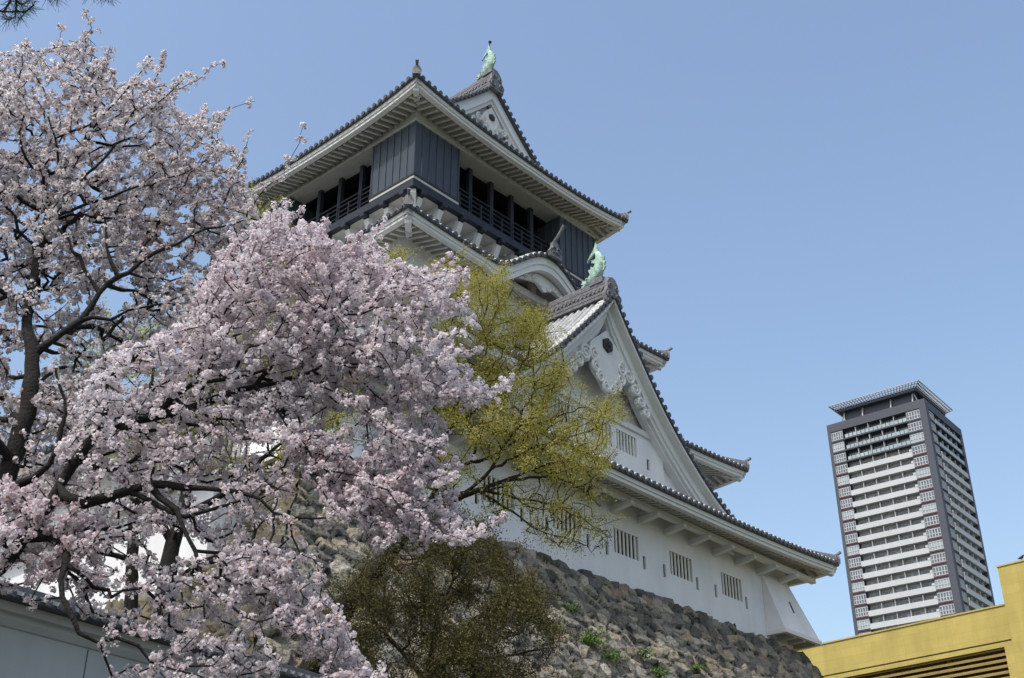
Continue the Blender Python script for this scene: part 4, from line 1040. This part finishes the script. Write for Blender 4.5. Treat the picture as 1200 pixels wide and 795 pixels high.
P1 = [(-60, 90), (-10, 70), (30, 45), (60, 65), (95, 35), (112, 50), (140, 95), (185, 95), (215, 110), (205, 140), (255, 135), (255, 160), (280, 178), (288, 205), (294, 222), (308, 240), (312, 265), (300, 300), (265, 335), (220, 380), (180, 440), (90, 470), (0, 500), (-60, 500)]
t1.grow(sample(P1, dens(P1, .0145), 15.3, 1.3, -.05, 30, .6))
P1b = [(-60, 440), (60, 440), (120, 430), (150, 470), (90, 560), (0, 640), (-60, 660)]
t1.grow(sample(P1b, dens(P1b, .014), 14.6, .9, 0.0, 26, 1.9))
t1.sprays(70, .35, .8, lambda p: 90 < pix(p)[1] < 330 and pix(p)[0] < 240, 15, [(.8, 0, .5), (.35, .1, .9), (.9, -.2, .25), (0, 0, 1), (-.5, 0, .8)])
t1.sprays(60, .7, 1.5, lambda p: 130 < pix(p)[1] < 360 and pix(p)[0] < 200, 15, [(.75, -.1, .65), (.5, 0, .85), (.9, -.1, .35), (.2, -.2, 1), (-.6, -.1, .8)])
t1.finish()
r = rooted('tall cherry tree in pale blossom at the left edge, reaching up against the sky', 'tree', 'cherry_tree', g0, 'cherry trees in blossom')
settle(t1.wood('trunk', M['bark'], r, minr=.0042), r)
settle(blossoms(t1, 'blossom', [M['blossom_pale'], M['bud']], r, per=2.7, k=14, budshare=.05), r)

# ---- cherry 2: nearer tree spreading across the middle
t2 = Tree()
g0 = at(-170, 795, 13.4); g0 = np.array([g0[0], g0[1], 0])
t2.limb([(g0, .25), (np.array([g0[0], g0[1], 1.8]), .2)]+L(near=.5, *((-120, 780, 13.4, .13), (-60, 715, 13.3, .09), (0, 665, 13.2, .075), (30, 630, 13.1, .068), (58, 590, 13, .062), (84, 545, 13, .056), (120, 505, 12.9, .06), (180, 488, 12.8, .052), (235, 474, 12.8, .045), (300, 452, 12.7, .033), (350, 440, 12.6, .024), (390, 425, 12.6, .014), (440, 400, 12.5, .008))))
for l in (
    ((180, 488, 12.8, .04), (205, 465, 12.7, .035), (225, 448, 12.7, .028), (290, 442, 12.6, .02), (340, 420, 12.5, .012)),
    ((300, 452, 12.7, .025), (350, 400, 12.5, .02), (385, 375, 12.4, .016), (420, 365, 12.3, .013), (450, 345, 12.3, .009), (500, 325, 12.2, .006), (550, 316, 12.2, .003)),
    ((420, 365, 12.3, .010), (436, 340, 12.3, .008), (430, 300, 12.3, .004)),
    ((385, 375, 12.4, .010), (350, 330, 12.3, .008), (335, 290, 12.3, .005), (328, 250, 12.3, .003)),
    ((350, 330, 12.3, .007), (375, 290, 12.3, .005), (365, 262, 12.3, .003)),
    ((450, 345, 12.3, .007), (500, 350, 12.2, .005), (555, 352, 12.2, .003)),
    ((390, 425, 12.6, .012), (440, 430, 12.4, .010), (480, 440, 12.3, .007), (530, 462, 12.3, .005), (582, 468, 12.3, .003)),
    ((350, 440, 12.6, .016), (400, 460, 12.4, .013), (440, 490, 12.3, .010), (490, 520, 12.2, .006), (530, 535, 12.2, .003)),
    ((300, 452, 12.7, .02), (330, 490, 12.5, .017), (345, 505, 12.5, .014), (372, 540, 12.4, .012), (420, 560, 12.3, .010), (470, 590, 12.2, .008), (510, 618, 12.2, .005), (556, 632, 12.2, .003)),
    ((345, 505, 12.5, .014), (365, 490, 12.4, .011), (380, 470, 12.4, .008)),
    ((345, 505, 12.5, .012), (337, 545, 12.4, .010), (320, 560, 12.4, .007), (290, 580, 12.4, .005)),
    ((62, 575, 13, .07), (95, 590, 12.8, .06), (150, 575, 12.7, .05), (175, 568, 12.6, .045), (240, 572, 12.5, .03), (290, 580, 12.4, .02), (340, 605, 12.3, .014), (390, 605, 12.2, .008)),
    ((175, 568, 12.6, .035), (205, 600, 12.5, .03), (220, 630, 12.4, .022), (240, 680, 12.3, .016), (280, 720, 12.2, .010), (330, 770, 12.1, .005)),
    ((150, 575, 12.7, .03), (215, 605, 12.5, .024), (245, 598, 12.4, .018), (280, 592, 12.3, .012)),
    ((340, 605, 12.3, .012), (345, 625, 12.3, .010), (370, 660, 12.2, .007), (400, 720, 12.1, .005), (425, 780, 12.1, .003)),
    ((35, 620, 13.1, .06), (80, 640, 12.9, .05), (70, 680, 12.7, .03), (95, 740, 12.5, .022), (118, 752, 12.5, .018), (140, 748, 12.5, .018), (160, 756, 12.5, .016), (175, 775, 12.5, .013), (230, 790, 12.4, .006)),
    ((118, 752, 12.5, .014), (132, 785, 12.5, .01), (140, 800, 12.5, .008)),
    ((0, 722, 12.6, .008), (35, 700, 12.6, .01), (70, 665, 12.7, .012), (120, 635, 12.7, .010), (160, 660, 12.6, .006), (200, 668, 12.6, .003)),
    ((235, 474, 12.8, .025), (250, 420, 12.6, .018), (260, 380, 12.5, .012), (290, 330, 12.4, .007), (305, 290, 12.4, .004)),
    ((120, 503, 12.9, .03), (130, 450, 12.7, .02), (170, 410, 12.6, .014), (220, 390, 12.5, .008)),
    ((245, 400, 12.6, .012), (270, 365, 12.5, .010), (310, 345, 12.4, .007), (360, 345, 12.4, .004)),
): t2.limb(L(*l, near=.5 if l[0][3] > .015 else .35))
P2 = [(240, 320), (275, 275), (305, 262), (325, 240), (338, 262), (368, 262), (388, 285), (425, 290), (452, 285), (470, 310), (505, 322), (548, 312), (552, 330), (520, 345), (562, 350), (540, 372), (505, 385), (520, 405), (540, 435), (582, 465), (560, 478), (500, 465), (470, 445), (420, 420), (380, 430), (330, 425), (280, 420), (235, 400), (215, 360)]
t2.grow(sample(P2, dens(P2, .024), 12.4, .8, -.22, 24, 3.1))
P2b = [(120, 420), (215, 380), (300, 415), (380, 430), (430, 430), (500, 470), (525, 520), (500, 535), (440, 500), (390, 480), (330, 500), (260, 520), (200, 545), (120, 560), (70, 540), (90, 470)]
t2.grow(sample(P2b, dens(P2b, .020), 12.6, .8, .10, 22, .3))
P2c = [(330, 500), (400, 510), (470, 525), (520, 545), (530, 590), (560, 630), (530, 645), (470, 620), (470, 650), (430, 640), (380, 570), (330, 540)]
t2.grow(sample(P2c, dens(P2c, .025), 12.3, .5, .0, 20, 2.2))
P2d = [(250, 650), (300, 630), (340, 650), (370, 690), (390, 730), (425, 770), (432, 795), (385, 800), (350, 755), (310, 720), (260, 700)]
t2.grow(sample(P2d, dens(P2d, .028), 12.2, .45, -.2, 20, .9))
P2e = [(100, 560), (200, 545), (300, 530), (330, 600), (280, 650), (220, 620), (120, 650), (60, 640)]
t2.grow(sample(P2e, dens(P2e, .006), 12.5, .6, .25, 20, 1.2))
P2f = [(60, 600), (130, 600), (110, 680), (140, 700), (130, 740), (90, 720), (70, 670)]
t2.grow(sample(P2f, dens(P2f, .009), 12.6, .4, .1, 18, .2))
P2g = [(140, 785), (200, 765), (240, 700), (280, 760), (330, 790), (330, 815), (130, 815)]
t2.grow(sample(P2g, dens(P2g, .005), 12.3, .3, .1, 18, .4))
P2h = [(-20, 560), (60, 565), (110, 600), (120, 660), (60, 690), (-20, 690)]
t2.grow(sample(P2h, dens(P2h, .011), 12.8, .5, .1, 18, .7))
P2i = [(100, 680), (180, 660), (260, 700), (330, 760), (330, 795), (260, 795), (180, 740)]
t2.grow(sample(P2i, dens(P2i, .0045), 12.5, .5, .15, 18, 2.7))
t2.sprays(110, .3, .8, lambda p: pix(p)[0] > 230 and pix(p)[1] < 620, 12.4, [(.9, 0, .35), (.6, -.2, .8), (.95, -.1, .1), (.25, 0, 1), (.8, -.2, -.15)])
t2.sprays(40, .3, .7, lambda p: pix(p)[1] > 560, 12.4, [(.9, 0, -.3), (.6, -.2, -.7), (.7, -.1, .1)])
t2.finish()
r = rooted('cherry tree in dense pink blossom, its boughs spreading in front of the castle', 'tree', 'cherry_tree', g0, 'cherry trees in blossom')
settle(t2.wood('trunk', M['bark'], r, minr=.004), r)
settle(blossoms(t2, 'blossom', [M['blossom_pink'], M['bud']], r, per=2.5, k=20, rc=.046, size=.030, budshare=.02), r)

# ---- cherry 3: behind the boundary wall
t3 = Tree()
g0 = at(190, 740, 24.5); g0 = np.array([g0[0], g0[1], 4.0])
t3.limb([(g0, .26)]+L((190, 740, 24.5, .22), (195, 690, 24.5, .19), (200, 650, 24.5, .17), (212, 605, 24.5, .13), (222, 560, 24.5, .10), (240, 500, 24.5, .07), (250, 450, 24.6, .04)))
for l in (((205, 640, 24.5, .1), (180, 600, 24.3, .08), (140, 560, 24, .05), (90, 530, 24, .03)),
          ((212, 605, 24.5, .09), (260, 580, 24.2, .07), (300, 545, 24, .05), (340, 510, 24, .03)),
          ((195, 690, 24.5, .09), (240, 660, 24.2, .07), (285, 655, 24, .05), (300, 620, 24, .03)),
          ((198, 670, 24.5, .08), (150, 655, 24.2, .06), (90, 640, 24, .04), (40, 620, 24, .03))): t3.limb(L(*l))
P3 = [(0, 480), (120, 440), (250, 430), (340, 480), (370, 540), (330, 600), (290, 640), (200, 620), (120, 640), (40, 650), (0, 640)]
t3.grow(sample(P3, dens(P3, .0055), 24.2, 1.8, .15, 30, .5), step=.2)
P3b = [(60, 640), (200, 650), (300, 660), (320, 700), (250, 720), (150, 700), (60, 690)]
t3.grow(sample(P3b, dens(P3b, .006), 23.5, .8, .2, 22, .5), step=.2)
t3.finish(r0=.006)
r = rooted('cherry tree with a thick dark trunk standing behind the boundary wall', 'tree', 'cherry_tree', g0, 'cherry trees in blossom')
settle(t3.wood('trunk', M['bark'], r), r)
settle(blossoms(t3, 'blossom', [M['blossom_pale'], M['bud']], r, per=1.7, k=11, rc=.075, size=.055, budshare=.05, rmax=.03), r)

# ---- yellow-green budding tree in front of the keep
def budding(label, root_pts, limbs, polys, per, size, m, D, gap=.1, group='trees coming into leaf', wood='mossbark', r0=.0042, spread=.10, rmax=.02, keep=None, nspray=150, dirs=((.9, 0, .3), (.5, 0, .9), (-.3, 0, .9), (.9, -.3, 0), (.2, -.6, .6))):
    t = Tree(); p0 = at(*root_pts[0][:3]); g0 = np.array([p0[0], p0[1], 4.0])
    t.limb([(g0, root_pts[0][3]*1.25)]+L(*root_pts))
    for l in limbs: t.limb(L(*l))
    for poly, k, dd, sp, ph in polys: t.grow(sample(poly, dens(poly, k), dd, sp, gap, 30, ph), step=.2, pl=.15)
    t.sprays(nspray, .35, 1.1, lambda p: True, D, dirs, step=.12)
    t.finish(r0=r0)
    r = rooted(label, 'tree', 'budding_tree', g0, group)
    settle(t.wood('trunk', M[wood], r, minr=.0028), r); settle(leaves(t, 'foliage', m, r, per, size, rmax, spread, .5, keep), r)
    return r
D4 = 25.0
budding('yellow-green tree just coming into leaf, leaning out before the white castle wall',
    ((340, 840, D4, .24), (395, 730, D4, .22), (445, 660, D4, .20), (485, 612, D4, .18), (520, 590, D4, .13), (560, 575, D4, .06), (610, 560, D4, .035), (660, 562, D4, .02), (700, 590, D4, .012)),
    (((520, 590, D4, .08), (520, 560, D4, .07), (521, 535, D4, .055), (512, 520, D4, .045), (528, 500, D4, .035), (535, 470, D4, .03), (545, 430, D4, .025), (570, 385, D4, .018), (600, 340, D4, .010)),
     ((495, 605, D4, .07), (520, 560, D4, .05), (545, 545, D4, .045), (580, 533, D4, .035), (630, 500, D4, .02), (700, 470, D4, .010)),
     ((540, 583, D4, .05), (575, 550, D4, .035), (600, 510, D4, .025), (640, 470, D4, .025), (660, 420, D4, .015), (665, 390, D4, .008)),
     ((560, 575, D4, .035), (600, 600, D4, .025), (640, 625, D4, .014), (690, 640, D4, .010)),
     ((560, 575, D4, .035), (620, 585, D4, .025), (670, 600, D4, .014), (712, 630, D4, .010)),
     ((520, 560, D4, .04), (505, 500, D4, .03), (490, 440, D4, .02), (480, 380, D4, .01)),
     ((528, 500, D4, .03), (575, 470, D4, .025), (610, 430, D4, .018), (625, 390, D4, .010)),
     ((560, 575, D4, .04), (640, 545, D4, .028), (690, 530, D4, .018), (712, 510, D4, .008)),
     ((575, 550, D4, .035), (640, 520, D4, .025), (690, 505, D4, .015), (722, 490, D4, .006)),
     ((535, 470, D4, .02), (520, 400, D4, .014), (530, 340, D4, .008), (525, 310, D4, .005))),
    (([(450, 300), (475, 292), (520, 305), (545, 325), (590, 330), (610, 345), (635, 372), (652, 400), (664, 435), (678, 468), (712, 480), (700, 490), (715, 510), (712, 550), (690, 580), (640, 560), (580, 545), (540, 510), (500, 480), (470, 430), (445, 360)],   .040, D4, 1.4, 1.4),
     ([(470, 470), (520, 520), (560, 560), (520, 580), (470, 560), (450, 510)], .03, D4, .8, .9), ([(685, 468), (712, 472), (735, 478), (735, 492), (700, 490)], .035, D4, .6, .2),
     ([(560, 560), (640, 560), (705, 570), (715, 610), (722, 635), (690, 655), (640, 640), (600, 615), (560, 600)],   .030, D4, 1.0, .5)),
    58.0, .036, M['leaf_new'], D4, gap=.05, keep=lambda p: (pix(p)[1] < 555 and clumpy(p, -.5)) or rng.random() < .25, nspray=160)
D5_ = 27.0
budding('second yellow-green budding tree, half hidden behind the pink cherry boughs at left',
    ((150, 760, D5_, .16), (155, 660, D5_, .13), (160, 560, D5_, .10), (175, 480, D5_, .06), (180, 420, D5_, .03)),
    (((160, 560, D5_, .06), (120, 480, D5_, .03), (90, 430, D5_, .015)), ((170, 500, D5_, .05), (240, 440, D5_, .03), (300, 380, D5_, .015)), ((160, 560, D5_, .05), (240, 500, D5_, .03), (330, 440, D5_, .015))),
    (([(60, 420), (130, 380), (220, 370), (280, 240), (310, 250), (350, 340), (420, 420), (430, 500), (330, 560), (200, 560), (80, 540)], .011, D5_, 1.5, .8),), 22.0, .048, M['leaf_new'], D5_)
D6 = 24.5
budding('low olive-brown bush of drooping twigs in front of the stone rampart',
    ((500, 860, D6, .12), (500, 810, D6, .10), (505, 770, D6, .07), (515, 720, D6, .04), (530, 680, D6, .02)),
    (((500, 800, D6, .06), (560, 740, D6, .04), (600, 690, D6, .02), (630, 670, D6, .01)), ((500, 800, D6, .06), (450, 740, D6, .04), (420, 700, D6, .02)), ((503, 780, D6, .05), (580, 770, D6, .03), (640, 760, D6, .012)), ((500, 810, D6, .05), (430, 790, D6, .03), (390, 770, D6, .015))),
    (([(350, 770), (385, 700), (430, 660), (450, 645), (480, 655), (520, 635), (560, 625), (590, 635), (605, 665), (640, 700), (655, 745), (635, 790), (600, 820), (420, 820), (385, 790)], .030, D6, 1.3, 2.4), ([(455, 640), (470, 600), (510, 590), (560, 600), (585, 640), (540, 660), (480, 670)], .03, D6, .7, 1.1)), 58.0, .040, M['leaf_olive'], D6, gap=.05, keep=lambda p: clumpy(p, -.38, 2.8) or rng.random() < .2, wood='twig', nspray=140, dirs=((.7, 0, -.5), (.9, 0, .1), (-.6, 0, .3), (.3, -.3, .8), (0, -.4, -.7)))

# ---- weeds rooted in the rampart face
def rampart_hit(px, py):
    r_ = ray(px, py); o = np.array([0, 0, CAMZ]); d = 0.0
    for _ in range(30):
        yl = YF1-offs(d)-.1; t = (yl-(o-O3)@EY)/(r_@EY); w = o+r_*t; d = max(0, ZS-w[2])
    return w
for px, py, R0, n, lab in ((690, 752, .55, 420, 'largest bright green weed clump growing on the stone rampart face'), (712, 772, .42, 260, 'small green weed just below the largest clump on the rampart'), (752, 768, .30, 150, 'thin green weed tuft right of the largest clump on the rampart'), (640, 740, .5, 240, 'sparse weed growing at the edge of the olive bush on the rampart'), (770, 790, .35, 170, 'small weed low on the rampart, beyond the thin green tuft'), (815, 785, .28, 120, 'little weed on the rampart nearest the yellow building'), (665, 715, .35, 150, 'pale weed near the dark top courses of the rampart')):
    w = rampart_hit(px, py); nn = -EY*.9+np.array([0, 0, .4])
    C = w+nr.normal(size=(n, 3))*np.array([R0, R0, R0*.45])*.6+nn*np.abs(nr.normal(size=(n, 1)))*.16
    e = empty('weed_clump', tuple(w)); tag(e, lab, 'plant', 'weeds on the rampart')
    settle(cards('foliage', C, nr.normal(size=(n, 3))+nn, .11*nr.uniform(.5, 1.3, n), .6, M['leaf_green'], e, bend=.1), e)
    b = MB()
    for k in range(7): a = nr.normal(size=3)*R0*.4; b.tube([w-nn*.1, w+nn*.12+a*.5, w+nn*.25+a], [.012, .009, .004], 5)
    settle(b.build('stem', M['twig'], e), e)

# ---- pine: trunk just outside the frame, one bough hanging into the top left corner
tp = Tree(); pb = at(-1000, 300, 9.0); g0 = np.array([pb[0], pb[1], 0])
tp.limb([(g0, .2), (np.array([g0[0], g0[1], 4.0]), .17), (np.array([g0[0]+.2, g0[1], 8.0]), .13), (np.array([g0[0], g0[1]+.1, 11.0]), .05)])
tp.limb([(np.array([g0[0]+.2, g0[1], 8.0]), .07)]+L((-560, -60, 8.6, .06), (-250, -50, 8.0, .045), (-100, -45, 8, .03), (0, -30, 8, .018), (60, -22, 8, .012), (130, -18, 8, .006)))
tips = [(4, 14), (18, 20), (30, 14), (12, 2), (40, 6), (34, 0), (56, -2), (66, 0), (104, -6), (118, -4), (130, -3), (-20, 8), (-40, 18), (80, -24), (150, -16), (22, 24), (8, 24), (26, 6)]
tp.grow([at(x, y, 8+rng.uniform(-.3, .3)) for x, y in tips]+[at(rng.uniform(-300, 160), rng.uniform(-140, -40), 8+rng.uniform(-.6, .6)) for _ in range(60)], step=.1); tp.finish()
r = rooted('dark green pine bough hanging into the top left corner of the sky', 'tree', 'pine_tree', g0)
settle(tp.wood('trunk', M['bark'], r), r)
ends_ = [i for i in tp.twig_nodes(.02)]; V = []
for i in ends_:
    p = tp.p[i]; d0 = p-tp.p[tp.par[i]]; d0 /= np.linalg.norm(d0)+1e-9
    for _ in range(38):
        d = d0*.8+np.array([rng.gauss(0, 1) for _ in range(3)])*.7; d /= np.linalg.norm(d); s = np.cross(d, [rng.gauss(0, 1) for _ in range(3)]); s /= np.linalg.norm(s)+1e-9
        q = p-d0*rng.uniform(0, .1); l = rng.uniform(.07, .12); V += [q-s*.0022, q+s*.0022, q+d*l+s*.001, q+d*l-s*.001]
V = np.array(V); settle(quick_mesh('needles', V, np.arange(len(V)).reshape(-1, 4), M['needle'], r), r)
